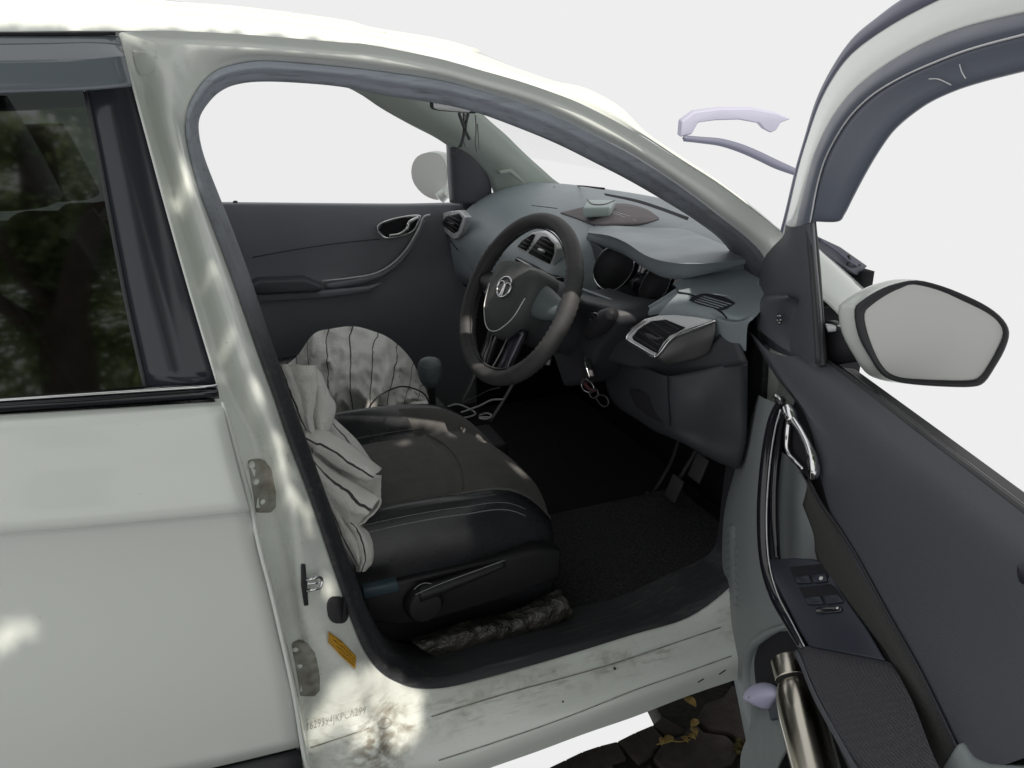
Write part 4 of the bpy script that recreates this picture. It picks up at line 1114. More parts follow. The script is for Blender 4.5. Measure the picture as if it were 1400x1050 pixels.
# padded armrest
AP = sheet('armrest_pad', [[A(x, y, v) for x, y in r] for r, v in (
    (((1091,890),(1100,886),(1108,884),(1165,895),(1212,904),(1222,911)), -.004),
    (((1098,903),(1110,897),(1130,899),(1172,908),(1212,915),(1230,925)), .004),
    (((1118,950),(1135,945),(1160,945),(1195,950),(1228,955),(1250,965)), .006),
    (((1155,1018),(1172,1012),(1195,1010),(1225,1010),(1252,1015),(1275,1030)), .004),
    (((1185,1070),(1205,1070),(1230,1070),(1255,1070),(1280,1070),(1300,1080)), -.002))], PADF, DOOR, n=36, mm=24)
e_ = [A(x, y, .002) for x, y in ((1091,889),(1099,906),(1118,951),(1155,1018),(1188,1075))]
sheet('armrest_edge', [[p+NA*.002 for p in e_], [p-NA*.008+DN*.008 for p in e_], [p-NA*.04+DN*.004 for p in e_], [p-NA*.06-DN*.03 for p in e_]], TRIM, DOOR, n=30, mm=10, solid=.002)
# gloss black pull bar
pb = ((1069,546),(1057,575),(1049,630),(1045,700),(1048,765),(1060,812),(1079,850),(1098,887))
tube('pull_bar', [D(x, y, .072) for x, y in pb], [.006, .009, .011, .012, .012, .011, .010, .006], GLOSSB, DOOR, n=60, k=14)
tube('pull_bar_line', [D(x+1, y, .082) for x, y in ((1066,560),(1058,590),(1051,640),(1047,705),(1050,766),(1062,812),(1082,851),(1099,884))], .0012, SATIN, DOOR, n=60, k=6)
tube('pull_bar_edge', [D(x, y, .062) for x, y in ((1076,556),(1068,585),(1061,640),(1059,700),(1063,765))], [.003, .006, .007, .007, .005], GLOSSB, DOOR, n=40, k=10)
c = D(1060, 543, .075)
tube('bar_cap', [D(1058, 549, .078), D(1060, 541, .078), D(1067, 546, .078)], [.002, .004, .002], CHROME, DOOR, n=12, k=8)
# lower trim and pocket
lt_l = ((1037,540),(1022,590),(1004,650),(992,700),(989,760),(992,830),(998,890),(1010,950),(1026,1030),(1034,1075))
lt_m = ((1046,545),(1037,590),(1026,650),(1019,705),(1018,765),(1024,830),(1034,890),(1052,950),(1075,1030),(1090,1075))
lt_r = ((1062,552),(1053,590),(1047,645),(1044,705),(1047,768),(1060,815),(1078,852),(1098,890),(1140,975),(1185,1075))
LT = sheet('door_card_trim', [DT(lt_l, -.03), DT(lt_l, .012), DT(lt_m, .045), DT(lt_r, .052)], LOWTRIM, DOOR, n=44, mm=18, arc=False)
prism('speaker_slots', DT(((996,720),(1003,716),(1007,760),(1009,800),(1003,830),(996,800)), .034), -DN*.01, LOWTRIM, LT, bevel=.003)
LTV = bvh_of(LT)
for i in range(11):
    y = 722+i*11
    tube('trim_rib', [onbody(993+i*.3, y, .0008, LTV), onbody(1000+i*.5, y-6, .0016, LTV), onbody(1006+i*.6, y+1, .0008, LTV)], .0012, LOWTRIM, LT, n=8, k=5)
PK = decal('door_pocket', ((1050,866),(1036,886),(1031,910),(1037,960),(1047,1010),(1062,1072)), ((1080,862),(1088,880),(1097,905),(1118,960),(1142,1015),(1170,1072)), LTV, .003, DARK, LT)
tube('pocket_lip', [onbody(x, y, .006, LTV) for x, y in ((1050,1075),(1034,1010),(1026,960),(1022,915),(1030,884),(1050,866),(1074,856))], [.008, .008, .010, .010, .009, .007, .004], LOWTRIM, LT, n=40, k=10)
tr = DT(((1308,1013),(1322,1036),(1345,1045),(1420,1052),(1420,1110),(1270,1100),(1285,1050)), .058)
prism('grab_handle', tr, -DN*.05, LOWTRIM, DOOR, bevel=.006)
# chrome inside handle
hp = ((1073,560),(1077,556),(1084,557),(1090,572),(1103,590),(1112,610),(1117,632),(1115,647),(1108,653))
hd = prism('handle_well', DT(((1078,575),(1090,572),(1105,595),(1114,622),(1113,645),(1105,654),(1090,640),(1079,618)), .054), -DN*.004, DARK, DOOR, bevel=.001)
tube('door_handle', [D(x, y, .064) for x, y in ((1080,567),(1087,577),(1097,593),(1106,612),(1112,632),(1112,648))], [.006, .006, .005, .0055, .0075, .006], CHROME, hd, n=40, k=12)
tube('handle_frame', [D(x, y, .062) for x, y in ((1079,573),(1077,590),(1076,610),(1080,622),(1090,633),(1098,641))], [.005, .0055, .0045, .004, .004, .003], CHROME, hd, n=40, k=10)
tube('handle_grip', [D(x, y, .064) for x, y in ((1076,557),(1080,566),(1084,576))], [.009, .0105, .0095], CHROME, hd, n=14, k=14)
tube('handle_tip', [D(x, y, .062) for x, y in ((1113,634),(1113,648),(1108,652))], [.0085, .008, .004], CHROME, hd, n=10, k=12)
# lock pin in the pad
c = D(1403, 778, .036); lathe('lock_pin', c+ZU*.004+DN*.004, c-ZU*.012-DN*.004, [(0, .005), (.4, .007), (1, .008)], BLACKP, DOOR, k=16)
# sail panel, tweeter pod and glass channel
SLP = sheet('sail_panel', [DT(((1074,307),(1071,322),(1057,337),(1046,351),(1040,372),(1036,400),(1035,430),(1036,462)), .012),
    DT(((1082,310),(1080,330),(1072,350),(1066,370),(1062,390),(1060,410),(1058,440),(1060,480)), .028),
    DT(((1098,308),(1098,330),(1096,360),(1094,385),(1093,410),(1093,440),(1094,465),(1095,492)), .026),
    DT(((1112,303),(1114,330),(1116,360),(1118,385),(1120,410),(1122,440),(1124,470),(1127,500)), .012),
    DT(((1113,303),(1115,330),(1117,360),(1119,385),(1121,410),(1123,440),(1125,470),(1128,500)), -.03)], TRIM, DOOR, n=30, mm=26, arc=False)
TWP = sheet('tweeter_pod', [DT(((1035,452),(1034,430),(1036,412),(1042,404),(1054,400),(1076,402)), .020), DT(((1039,452),(1039,430),(1043,416),(1050,410),(1060,407),(1078,405)), .044),
    DT(((1062,470),(1058,450),(1060,432),(1066,422),(1074,415),(1084,408)), .040), DT(((1085,485),(1084,460),(1086,440),(1088,430),(1090,420),(1092,410)), .026)], TRIM, DOOR, n=24, mm=14)
tc_ = D(1066, 436, .046)
for r_, m_ in ((.009, BLACKP), (.005, BLACKP)):
    tube('tweeter_ring', [tc_+DD*(r_*math.cos(a*math.pi/8))+ZU*(r_*math.sin(a*math.pi/8)) for a in range(16)], .0011, m_, TWP, n=32, k=6, closed=True)
for a in range(5):
    c = tc_+DD*(.006*math.cos(a*1.26))+ZU*(.006*math.sin(a*1.26))
    lathe('tweeter_hole', c+DN*.002, c-DN*.002, [(0, .0012), (1, .0012)], SATIN, TWP, k=8)
tube('glass_channel', DT(((1104,306),(1110,360),(1115,430),(1119,497)), .020), .0045, RUBBER, DOOR, n=16, k=8)
tube('glass_channel', DT(((1110,300),(1116,360),(1121,430),(1126,499)), .0), .006, RUBBER, DOOR, n=16, k=8)
# window frame: outer seal, painted sash, rubber sash
f0 = ((1064,328),(1074,290),(1087,235),(1100,190),(1116,138),(1138,93),(1166,53),(1200,24),(1236,-2),(1300,-38),(1420,-85))
f1 = ((1068,326),(1078,288),(1091,232),(1104,188),(1121,140),(1143,100),(1168,70),(1212,38),(1266,8),(1325,-18),(1420,-52))
f1b = ((1071,324),(1081,287),(1094,232),(1107,189),(1124,143),(1147,103),(1173,74),(1217,43),(1271,14),(1330,-11),(1420,-44))
f2 = ((1088,316),(1094,285),(1104,245),(1115,208),(1134,168),(1160,132),(1192,103),(1238,73),(1290,48),(1340,32),(1420,14))
f3 = ((1107,304),(1110,292),(1117,255),(1128,218),(1146,183),(1166,155),(1194,129),(1232,106),(1276,86),(1330,66),(1420,42))
f4 = ((1110,302),(1143,302),(1153,291),(1165,267),(1183,233),(1203,200),(1225,172),(1262,143),(1300,124),(1345,109),(1420,90))
FRM = sheet('window_frame', [DT(f1, -.016), DT(f1b, -.008), DT([tuple((a+b)/2 for a, b in zip(p, q_)) for p, q_ in zip(f1b, f2)], .008), DT(f2, .012)], PAINT, DOOR, n=60, mm=14, arc=False)
FRM.modifiers.new('s', 'SOLIDIFY').thickness = .002
sheet('frame_outer_seal', [DT(f0, -.030), DT([tuple((a+b)/2 for a, b in zip(p, q_)) for p, q_ in zip(f0, f1)], -.018), DT(f1, -.022)], SLATE, FRM, n=60, mm=8, arc=False, solid=.002)
sheet('frame_seal', [DT(f2, .013), DT([tuple((a+b)/2 for a, b in zip(p, q_)) for p, q_ in zip(f2, f3)], .024), DT(f3, .020)], SEALTOP, FRM, n=60, mm=8, arc=False, solid=.002)
tube('frame_seal_line', DT(f3, .021), .0014, SATIN, FRM, n=60, k=6)
sheet('glass_run', [DT(f3, .019), DT([tuple((a+b)/2 for a, b in zip(p, q_)) for p, q_ in zip(f3, f4)], .012), DT(f4, .006), DT(f4, -.012)], SEALTOP, FRM, n=60, mm=10, arc=False, solid=.002)
tube('seal_scuff', DT(((1270,108),(1282,108),(1292,112),(1300,116)), .018), .0007, SATIN, FRM, n=12, k=5)
tube('seal_scuff', DT(((1312,88),(1315,98),(1320,107)), .019), .0007, SATIN, FRM, n=12, k=5)
# wing mirror on the open door
MN = Vector((-.62, -.78, .06)).normalized(); MP = UX(1262, 455, .95)
def MI(px, py, off=0): return UP_(px, py, MP+MN*off, MN)
rimp = [(1168,424),(1178,411),(1200,397),(1223,388),(1253,383),(1288,391),(1323,405),(1352,420),(1372,437),(1380,455),(1374,478),(1360,503),(1346,523),(1330,529),(1295,529),(1250,526),(1222,521),(1204,511),(1188,487),(1173,458)]
glp = [(1184,430),(1194,418),(1213,405),(1232,396),(1250,391),(1284,399),(1316,413),(1345,427),(1362,440),(1369,455),(1362,475),(1348,500),(1337,514),(1324,518),(1290,518),(1248,516),(1228,513),(1213,505),(1200,486),(1188,455)]
glp = [(1275+(x-1275)*1.022, 456+(y-456)*1.03) for x, y in glp]
c2 = (1270, 457)
def shrink(P_, s_, dx=0, dy=0): return [(c2[0]+(x-c2[0])*s_+dx, c2[1]+(y-c2[1])*s_+dy) for x, y in P_]
nm_ = 60
def lp_(P_, off): return cr([MI(x, y, off) for x, y in P_], nm_, True)
rows = [lp_(shrink(rimp, .985), -.002), lp_(shrink(rimp, 1.0, -4, -1), -.014), lp_(shrink(rimp, .99, -22, -2), -.034), lp_(shrink(rimp, .90, -26, -3), -.06), lp_(shrink(rimp, .70, -16, -2), -.085), lp_(shrink(rimp, .3, -8, 0), -.10)]
cols = [cr([r[j] for r in rows], 18) for j in range(nm_)]
V, F = grid([[cols[j][i] for j in range(nm_)] for i in range(18)], True); F.append(tuple(range(len(V)-nm_, len(V))))
MH = mesh('wing_mirror', V, F, PAINT, DOOR)
V, F = grid([lp_(shrink(rimp, .97), -.012), lp_(rimp, .0), lp_(shrink(rimp, .985), .007), lp_([tuple((a+b)/2 for a, b in zip(p, q_)) for p, q_ in zip(rimp, glp)], .007), lp_(glp, .002), lp_(glp, -.006)], True)
# one level only below the door: rim and glass belong to the door as parts of the mirror assembly
mesh('mirror_rim', V, F, BLACKP, DOOR)
mesh('mirror_glass', lp_(shrink(glp, 1.01), .0005), [tuple(range(nm_))], MIRROR, DOOR, smooth=False)
sheet('mirror_mount', [DT(((1124,440),(1124,460),(1125,480),(1127,502)), -.02), [MI(x, y, -.075) for x, y in ((1142,440),(1142,460),(1142,480),(1150,496))],
    [MI(x, y, -.06) for x, y in ((1165,462),(1170,473),(1176,484),(1182,493))], [MI(x, y, -.045) for x, y in ((1180,468),(1188,483),(1194,495),(1204,506))]], BLACKP, DOOR, n=14, mm=14, solid=.012)
prism('mount_cap', [MI(x, y, -.066) for x, y in ((1128,444),(1150,445),(1152,452),(1132,455))], -MN*.01, SATIN, DOOR, bevel=.002)

# ================================================================== loose things
# striped towel over the driver's seat: overlapping folds, one cloth
def fold_vf(ea, eb, y0, y1, bulge, n=40, m_=16, u=(0, 1), v=(0, 1), wr=.004, asym=.0):
    EA = cr([Vector((x, y, 0)) for x, y in ea], n, arc=True); EB = cr([Vector((x, y, 0)) for x, y in eb], n, arc=True)
    V = []; UVs = []
    for i in range(n):
        s_ = i/(n-1)
        for j in range(m_):
            t = j/(m_-1)
            p = EA[i].lerp(EB[i], t)
            yy_ = (y0[0]*(1-s_)+y0[1]*s_)*(1-t)+(y1[0]*(1-s_)+y1[1]*s_)*t - bulge*math.sin(math.pi*t)**.8
            q_ = UY(p.x, p.y, yy_)
            q_ += Vector((0, -1, 0))*wr*(noise.noise(q_*38)+.6*noise.noise(q_*80)+1.6*(1-abs(noise.noise(q_*22)))**4)
            V.append(q_); UVs.append((u[0]+(u[1]-u[0])*t, v[0]+(v[1]-v[0])*s_))
    F = [(i*m_+j, i*m_+j+1, (i+1)*m_+j+1, (i+1)*m_+j) for i in range(n-1) for j in range(m_-1)]
    return V, F, UVs
def cloth(name, folds, thick=.004):
    V = []; F = []; UVs = []
    for v, f, u in folds:
        o_ = len(V); V += v; UVs += u; F += [tuple(i+o_ for i in q_) for q_ in f]
    return mesh(name, V, F, TOWEL, None, uvs=UVs, solid=thick)
tw = [
 # upper drape against the pillar
 fold_vf(((372,500),(380,540),(405,592),(430,640)), ((395,496),(412,520),(424,560),(430,600)), (.30,.27), (.26,.25), .02, u=(.1,.9)),
 fold_vf(((386,497),(405,540),(416,575),(424,592)), ((430,499),(432,530),(425,575),(428,590)), (.27,.26), (.25,.25), .018, u=(.35,1.3)),
 fold_vf(((428,500),(430,530),(428,570),(432,590)), ((438,510),(450,540),(458,558),(447,598)), (.27,.27), (.30,.28), .02, u=(.6,1.35)),
 # back panel lying on the seat behind the rolls
 fold_vf(((430,560),(450,590),(480,625),(500,650)), ((455,572),(485,600),(508,632),(515,645)), (.32,.30), (.36,.34), .012, u=(.2,.8)),
 # long upper roll
 fold_vf(((413,586),(440,586),(475,606),(521,641)), ((418,602),(440,622),(470,642),(503,659)), (.27,.25), (.235,.225), .028, u=(.05,.75)),
 # shadowed middle
 fold_vf(((415,600),(440,622),(475,645),(521,650)), ((425,625),(450,645),(490,668),(519,690)), (.27,.28), (.27,.27), -.012, u=(.62,1.3)),
 # lower broad fold
 fold_vf(((424,616),(450,640),(490,662),(519,680)), ((430,650),(450,690),(470,712),(487,719)), (.24,.215), (.22,.205), .026, u=(.25,.95)),
 fold_vf(((519,680),(519,690),(510,702),(487,719)), ((518,678),(510,690),(500,700),(485,716)), (.22,.205), (.26,.24), .004, u=(.6,.9)),
 # hanging tail
 fold_vf(((432,645),(445,690),(460,730),(484,768)), ((455,690),(470,715),(490,745),(498,778)), (.235,.215), (.205,.19), .014, u=(.3,.8)),
 fold_vf(((470,712),(480,735),(485,760),(488,780)), ((487,713),(503,728),(512,755),(499,779)), (.215,.20), (.225,.20), .022, u=(.1,.95)),
]
t_ = cloth('towel', tw)
tag(t_, 'cream towel with thin grey stripes bunched over the driver seat backrest', 'towel')
# striped cloth over a bundle on the passenger seat
topc = ((392,500),(408,486),(430,457),(455,450),(482,447),(505,452),(533,464),(560,490),(579,528),(591,550))
botc = ((400,640),(425,640),(450,635),(475,628),(500,620),(522,606),(545,592),(560,580),(577,568),(588,560))
TC = cr([Vector((x, y, 0)) for x, y in topc], 70, arc=True); BC = cr([Vector((x, y, 0)) for x, y in botc], 70, arc=True)
rows = []
for j in range(34):
    t = j/33; r_ = []
    for i in range(70):
        s_ = i/69; p = TC[i].lerp(BC[i], t)
        y_ = 1.20-.22*t-.10*math.sin(math.pi*t)*(1-.3*s_)-.05*math.sin(math.pi*s_)
        q_ = UY(p.x, p.y, y_)
        rg = lambda q: (1-abs(noise.noise(q)))**4
        a = .020*noise.noise(Vector((s_*5, t*3, 1)))+.030*rg(Vector((s_*5+t*2.2, t*2.5-s_*2, 3)))+.016*rg(Vector((s_*11-t*3, t*5+s_*4, 9)))+.005*noise.noise(Vector((s_*40, t*16, 7)))
        q_ += (CP-q_).normalized()*a
        r_.append(q_)
    rows.append(r_)
bk = [[p+Vector((0, .10+.10*q_, -.02-.10*q_)) for p in rows[0]] for q_ in (1, .5)]
rows = bk+rows
V, F = grid(rows); k = len(rows)
UVs = [(8.2*j/69+.3*math.sin(i/k*3)+.25*noise.noise(Vector((j/14, i/9, 2))), i/(k-1)) for i in range(k) for j in range(70)]
o = mesh('striped_cloth', V, F, TOWEL, None, uvs=UVs, solid=.004)
tag(o, 'white cloth with thin grey stripes heaped on the front passenger seat', 'cloth')
fl = cloth('cloth_corner', [fold_vf(((540,570),(550,556),(565,550),(584,547)), ((555,575),(565,568),(575,562),(583,557)), (.96,.94), (.93,.92), .012, u=(.2,.45))])
fl.parent = o
fl['label'] = 'tucked corner of the cloth'
# black lead looping across the cloth
t_ = tube('black_lead', [UY(x, y, v) for x, y, v in ((500,568,.80),(508,552,.82),(520,540,.85),(545,529,.86),(565,531,.84),(581,540,.82),(590,560,.81))], .0022, CABLEB, None, n=50, k=6)
tag(t_, 'thin black lead arching in front of the striped cloth by the gear lever', 'cable')
for i, (pts, m_, lab) in enumerate((
    (((612,556,.74),(625,553,.75),(640,558,.73),(650,566,.70),(632,571,.69),(618,563,.70)), CABLEW, 'pale charging cable coiled in a loop beside the gear lever'),
    (((630,564,.70),(655,555,.70),(672,547,.69),(688,546,.66)), CABLEW, 'white cable stretched from the console tray to the side trim'),
    (((655,568,.70),(665,565,.68),(672,568,.66),(664,573,.66),(655,571,.67),(668,570,.67)), CABLEW, 'small pale cable tangle at the foot of the console trim'),
    (((632,551,.72),(650,543,.72),(668,534,.70),(684,530,.68)), CABLEB, 'thin dark lead running under the steering wheel'))):
    t_ = tube('charging_cable', [UY(*p) for p in pts], .0022 if m_ is CABLEW else .0015, m_, None, n=50, k=6)
    tag(t_, lab, 'cable', 'cables on the centre console')
# key in the ignition
K = thing('ignition_key', 'car key hanging in the ignition with a steel ring and fob', 'key', UX(796, 494, .733))
prism('key_head', [UX(x, y, .728) for x, y in ((795,494),(801,493),(807,515),(803,521),(797,520),(793,505))], (.010, 0, 0), BLACKP, K, bevel=.002)
tube('key_edge', [UX(x, y, .725) for x, y in ((800,495),(803,506),(806,516))], .0013, CHROME, K, n=10, k=6)
tube('key_ring', [UX(x, y, .725) for x, y in ((800,518),(795,524),(798,533),(808,537),(812,530),(806,521))], .0014, CHROME, K, n=40, k=6, closed=True)
tube('fob_link', [UX(x, y, .724) for x, y in ((798,524),(805,531),(813,534))], .003, mat('dull red fob', (.10, .025, .03), .5), K, n=10, k=8)
tube('fob_ring', [UX(812+6*math.cos(a*math.pi/6), 538+6*math.sin(a*math.pi/6), .722) for a in range(12)], .0018, DSATIN, K, n=30, k=6, closed=True)
tube('clip', [UX(x, y, .722) for x, y in ((815,543),(820,552),(827,556),(832,551),(829,543),(821,540))], .0014, DSATIN, K, n=40, k=6, closed=True)
# dash mat, case
MT = decal('dash_mat', ((767,291),(800,283),(835,279),(860,279.5),(885,287),(901,298)), ((768,292),(800,303),(814,307.5),(845,308),(876,307),(901,300)), DBV, .004, MATRED, None, k=10, solid=.002)
tag(MT, 'dark red printed anti slip mat lying on top of the dashboard', 'mat')
for a, b in (((836,291),(850,295)), ((850,296),(870,302)), ((838,289),(862,296))):
    tube('print_line', [ondash(*a, .0055), ondash(*b, .0055)], .0011, WHITEP, MT, n=4, k=4)
tube('mat_edge', [ondash(x, y, .005) for x, y in ((767,291),(785,297),(800,303),(813,308))], .0018, BLACKP, MT, n=14, k=6)
cz = ondash(817, 297, .004).z
bz = cz+.002
def CZ(px, py, dz): return UZ(px, py, bz+dz)
b0 = [CZ(x, y, .0) for x, y in ((797,298),(834,297),(841,287),(803,286))]
ctr = sum(b0, Vector())/4
cb = prism('small_case', b0, (0, 0, .026), CASE, None, bevel=.006, bseg=3)
tag(cb, 'small pale mint case with a flap lid standing on the dash mat', 'case')
tube('lid_flap', [p+Vector((0, 0, .0272)) for p in (b0[3].lerp(b0[0], .1), b0[0].lerp(b0[3], .45).lerp(b0[1], .3), b0[1].lerp(b0[2], .45).lerp(b0[0], .3), b0[2].lerp(b0[1], .1))], .0014, DSATIN, cb, n=24, k=6)
# beads on the mirror
BD = thing('hanging_beads', 'dark bead strings hanging from the rear view mirror', 'ornament', UY(634, 155, .71))
def string(pts, m_, r_, nm):
    P_ = cr([UY(x, y, .71) for x, y in pts], 40, arc=True)
    parts = []
    for i, p in enumerate(P_):
        V = []; F = []
        rr = r_*(1 if i % 2 == 0 else .55)
        for a in range(4):
            for b in range(6):
                th = math.pi*(a+.5)/4; ph = 2*math.pi*b/6
                V.append(p+Vector((math.sin(th)*math.cos(ph), math.sin(th)*math.sin(ph), math.cos(th)))*rr)
        for a in range(3):
            for b in range(6): F.append((a*6+b, a*6+(b+1) % 6, (a+1)*6+(b+1) % 6, (a+1)*6+b))
        F.append(tuple(range(6))); F.append(tuple(range(18, 24)))
        parts.append((V, F))
    joined(nm, parts, m_, BD)
BEAD = mat('dark grey beads', (.06, .065, .07), .4); BEADL = mat('pale grey thread', (.25, .26, .27), .6)
string(((628,156),(633,170),(638,182),(642,190)), BEAD, .0040, 'bead_string')
string(((640,156),(637,170),(634,185),(630,200)), BEAD, .0040, 'bead_string')
string(((634,156),(634,175),(632,192),(625,205),(617,213)), BEAD, .0030, 'bead_string')
string(((637,157),(638,175),(634,190),(637,201)), BEADL, .0024, 'bead_string')
string(((650,158),(651,175),(650,195),(652,208)), BEADL, .0022, 'bead_string')
string(((653,170),(654,185),(655,205)), BEADL, .0018, 'bead_string')
# steel bottle in the door pocket
BTa = D(1078, 906, .085); BTb = D(1124, 1085, .105)
axl = (BTb-BTa).length
BT = thing('steel_bottle', 'brushed steel water bottle standing in the open door pocket', 'bottle', BTb)
lathe('bottle_body', BTa.lerp(BTb, .17), BTa.lerp(BTb, 1.25), [(0, .022), (.03, .026), (.07, .0285), (.14, .0315), (.25, .0330), (.98, .0330), (1, .030)], STEEL, BT, k=48)
lathe('bottle_cap', BTa.lerp(BTb, -.03), BTa.lerp(BTb, .15), [(0, .023), (.06, .0255), (.95, .0255), (1, .024)], STEEL, BT, k=48)
lathe('cap_gap', BTa.lerp(BTb, .145), BTa.lerp(BTb, .175), [(0, .0225), (1, .0225)], DARK, BT, k=40)
# umbrella and cloth below it
UB = sheet('folded_cloth', [DT(((1030,955),(1045,965),(1055,962),(1072,972)), .060), DT(((1028,985),(1045,985),(1062,980),(1080,990)), .075), DT(((1022,1010),(1042,1012),(1062,1010),(1084,1012)), .082),
    DT(((1014,1035),(1035,1040),(1052,1038),(1072,1032)), .086), DT(((1014,1075),(1030,1075),(1045,1075),(1055,1070)), .080)], GREYCLOTH, None, n=30, mm=24, solid=.004, noise_=(.004, 30))
tag(UB, 'grey green folded cloth sticking out of the door pocket', 'cloth')
us = sheet('cloth_strap', [DT(((1052,970),(1062,960),(1074,955)), .080), DT(((1055,985),(1066,982),(1078,985)), .084)], NAVY, None, n=12, mm=6, solid=.004)
us.parent = UB
LH = []
lc = D(1043, 952, .11)
pts_ = [(1023,952),(1029,939),(1042,933),(1055,938),(1061,949),(1058,960),(1050,969),(1041,966),(1029,961)]
lk = [D(x, y, .075) for x, y in pts_]
lkc = sum(lk, Vector())/len(lk)
rows = [cr([lkc+(p-lkc)*s_+DN*h for p in lk], 30, True) for s_, h in ((.05, .024), (.5, .021), (.85, .012), (1, 0), (.85, -.012), (.4, -.02))]
o = sheet('umbrella_knob', rows, LAVENDER, None, n=30, mm=16, closed=True, arc=False)
tag(o, 'pale lavender rounded knob poking out above the grey cloth', 'knob')
# crumpled plastic on the seat rail
rows = []
for r_, v in ((((562,872),(600,862),(640,848),(690,838),(730,822),(762,806),(770,808)), .20), (((566,880),(605,870),(650,858),(695,848),(735,836),(770,818),(780,828)), .165),
    (((580,890),(615,880),(655,872),(700,862),(740,850),(772,838),(784,838)), .155), (((600,900),(640,890),(668,882),(710,872),(745,862),(770,850),(780,846)), .165)):
    rows.append([UY(x, y, v) for x, y in r_])
o = sheet('plastic_wrap', rows, PLASTW, None, n=90, mm=30, solid=.001, noise_=(.006, 42))
tag(o, 'crumpled dusty plastic wrap round the driver seat rail above the sill', 'plastic wrap')
# floor mat
o = prism('floor_mat', [Vector(p) for p in ((.62, .17, .268), (1.02, .15, .268), (1.14, .22, .30), (1.14, .62, .30), (1.02, .66, .268), (.62, .66, .268))], (0, 0, .012), mat('black coil mat', (.022, .022, .024), .85, bump=(190, 1.0, .012), var=(170, (.07, .07, .074))), None, bevel=.004)
tag(o, 'black coil floor mat in the driver footwell', 'floor mat')

# ================================================================== ground
gp = [(749,1046),(772,1035),(795,1024),(819,1016),(843,1010),(867,998),(891,988),(905,976)]
GE = [UZ(x, y, 0) for x, y in gp]
gpoly = [Vector((-1.2, -1.7, 0)), Vector((1.25, -1.7, 0)), Vector((1.25, -.2, 0)), Vector((1.32, .55, 0)), Vector((.98, .60, 0)), GE[-1]+Vector((.04, .22, 0))]+GE[::-1]+[Vector((.2, .13, 0)), Vector((-1.2, .1, 0))]
G = prism('ground', [p+Vector((0, 0, -.012)) for p in gpoly], (0, 0, -.06), SOIL, None, bevel=0)
G['kind'] = 'structure'
# interlocking pavers near the sill
def inside(p):
    c_ = False; n = len(gpoly)
    for i in range(n):
        a, b = gpoly[i], gpoly[(i+1) % n]
        if (a.y > p.y) != (b.y > p.y) and p.x < (b.x-a.x)*(p.y-a.y)/(b.y-a.y)+a.x: c_ = not c_
    return c_
LX, LY = .165, .135
rot = math.radians(24)
cosr, sinr = math.cos(rot), math.sin(rot)
zig = [(-.5,-.5),(-.17,-.40),(.17,-.60),(.5,-.5),(.60,-.17),(.40,.17),(.5,.5),(.17,.60),(-.17,.40),(-.5,.5),(-.40,.17),(-.60,-.17)]
zig = [(-.5,-.5),(-.17,-.42),(.17,-.58),(.5,-.5),(.58,-.17),(.42,.17),(.5,.5),(.17,.42),(-.17,.58),(-.5,.5),(-.58,.17),(-.42,-.17)]
for i in range(-7, 9):
    for j in range(-7, 7):
        cx, cy_ = i*LX, j*LY
        wx = .86+cx*cosr-cy_*sinr; wy = .05+cx*sinr+cy_*cosr
        if not (.45 < wx < 1.24 and -.55 < wy < .5): continue
        tl = random.uniform(-.004, .003)
        pts = []
        for a, b in zig:
            a2, b2 = a*(LX-.016)+random.uniform(-.002, .002), b*(LY-.016)+random.uniform(-.002, .002)
            pts.append(Vector((wx+a2*cosr-b2*sinr, wy+a2*sinr+b2*cosr, tl)))
        if not all(inside(p) for p in pts): continue
        pv = prism('paver', pts, (0, 0, -.03), PAVER, G, bevel=.004)
# edge fragments along the broken rim of the paving
for i in range(len(GE)-1):
    a, b = GE[i], GE[i+1]
    nrm = Vector((b.y-a.y, -(b.x-a.x), 0)).normalized()
    if nrm.y > 0: nrm = -nrm
    prism('paver', [a+nrm*.003+Vector((0, 0, -.004)), b+nrm*.003+Vector((0, 0, -.004)), b+nrm*random.uniform(.05, .08)+Vector((0, 0, -.004)), a+nrm*random.uniform(.05, .08)+Vector((0, 0, -.004))], (0, 0, -.03), PAVER, G, bevel=.003)
# fallen leaves, petals and moss
def leaf(px, py, sz, an, nm, lab, m_=LEAFY, cat='leaf', grp='fallen leaves on the pavers'):
    c_ = UZ(px, py, .006)
    V = []; n = 7
    for k_ in range(n):
        t = k_/(n-1); wd = sz*.32*math.sin(math.pi*min(1, t*.96+.03))**.8
        for s_ in (-1, 0, 1):
            a, b = (t-.5)*sz, s_*wd
            V.append(c_+Vector((a*math.cos(an)-b*math.sin(an), a*math.sin(an)+b*math.cos(an), .004*abs(s_)+.006*math.sin(t*3))))
    F = [(k_*3+s_, k_*3+s_+1, k_*3+s_+4, k_*3+s_+3) for k_ in range(n-1) for s_ in range(2)]
    o_ = mesh(nm, V, F, m_, None, solid=.001); tag(o_, lab, cat, grp)
for px, py, sz, an in ((943,961,.035,1.9), (950,991,.028,.4), (949,1002,.024,1.4), (945,1010,.02,2.4), (914,1014,.03,.2), (905,1015,.02,.9), (936,1013,.018,2.0)):
    leaf(px, py, sz, an, 'fallen_leaf', 'small yellow leaf fallen on the dark pavers by the sill')
tw_ = tube('twig', [UZ(x, y, .006) for x, y in ((898,1018),(915,1013),(930,1014),(944,1011))], .0013, LEAFY, None, n=14, k=5)
tag(tw_, 'thin pale twig lying between the fallen leaves', 'twig')
parts = []
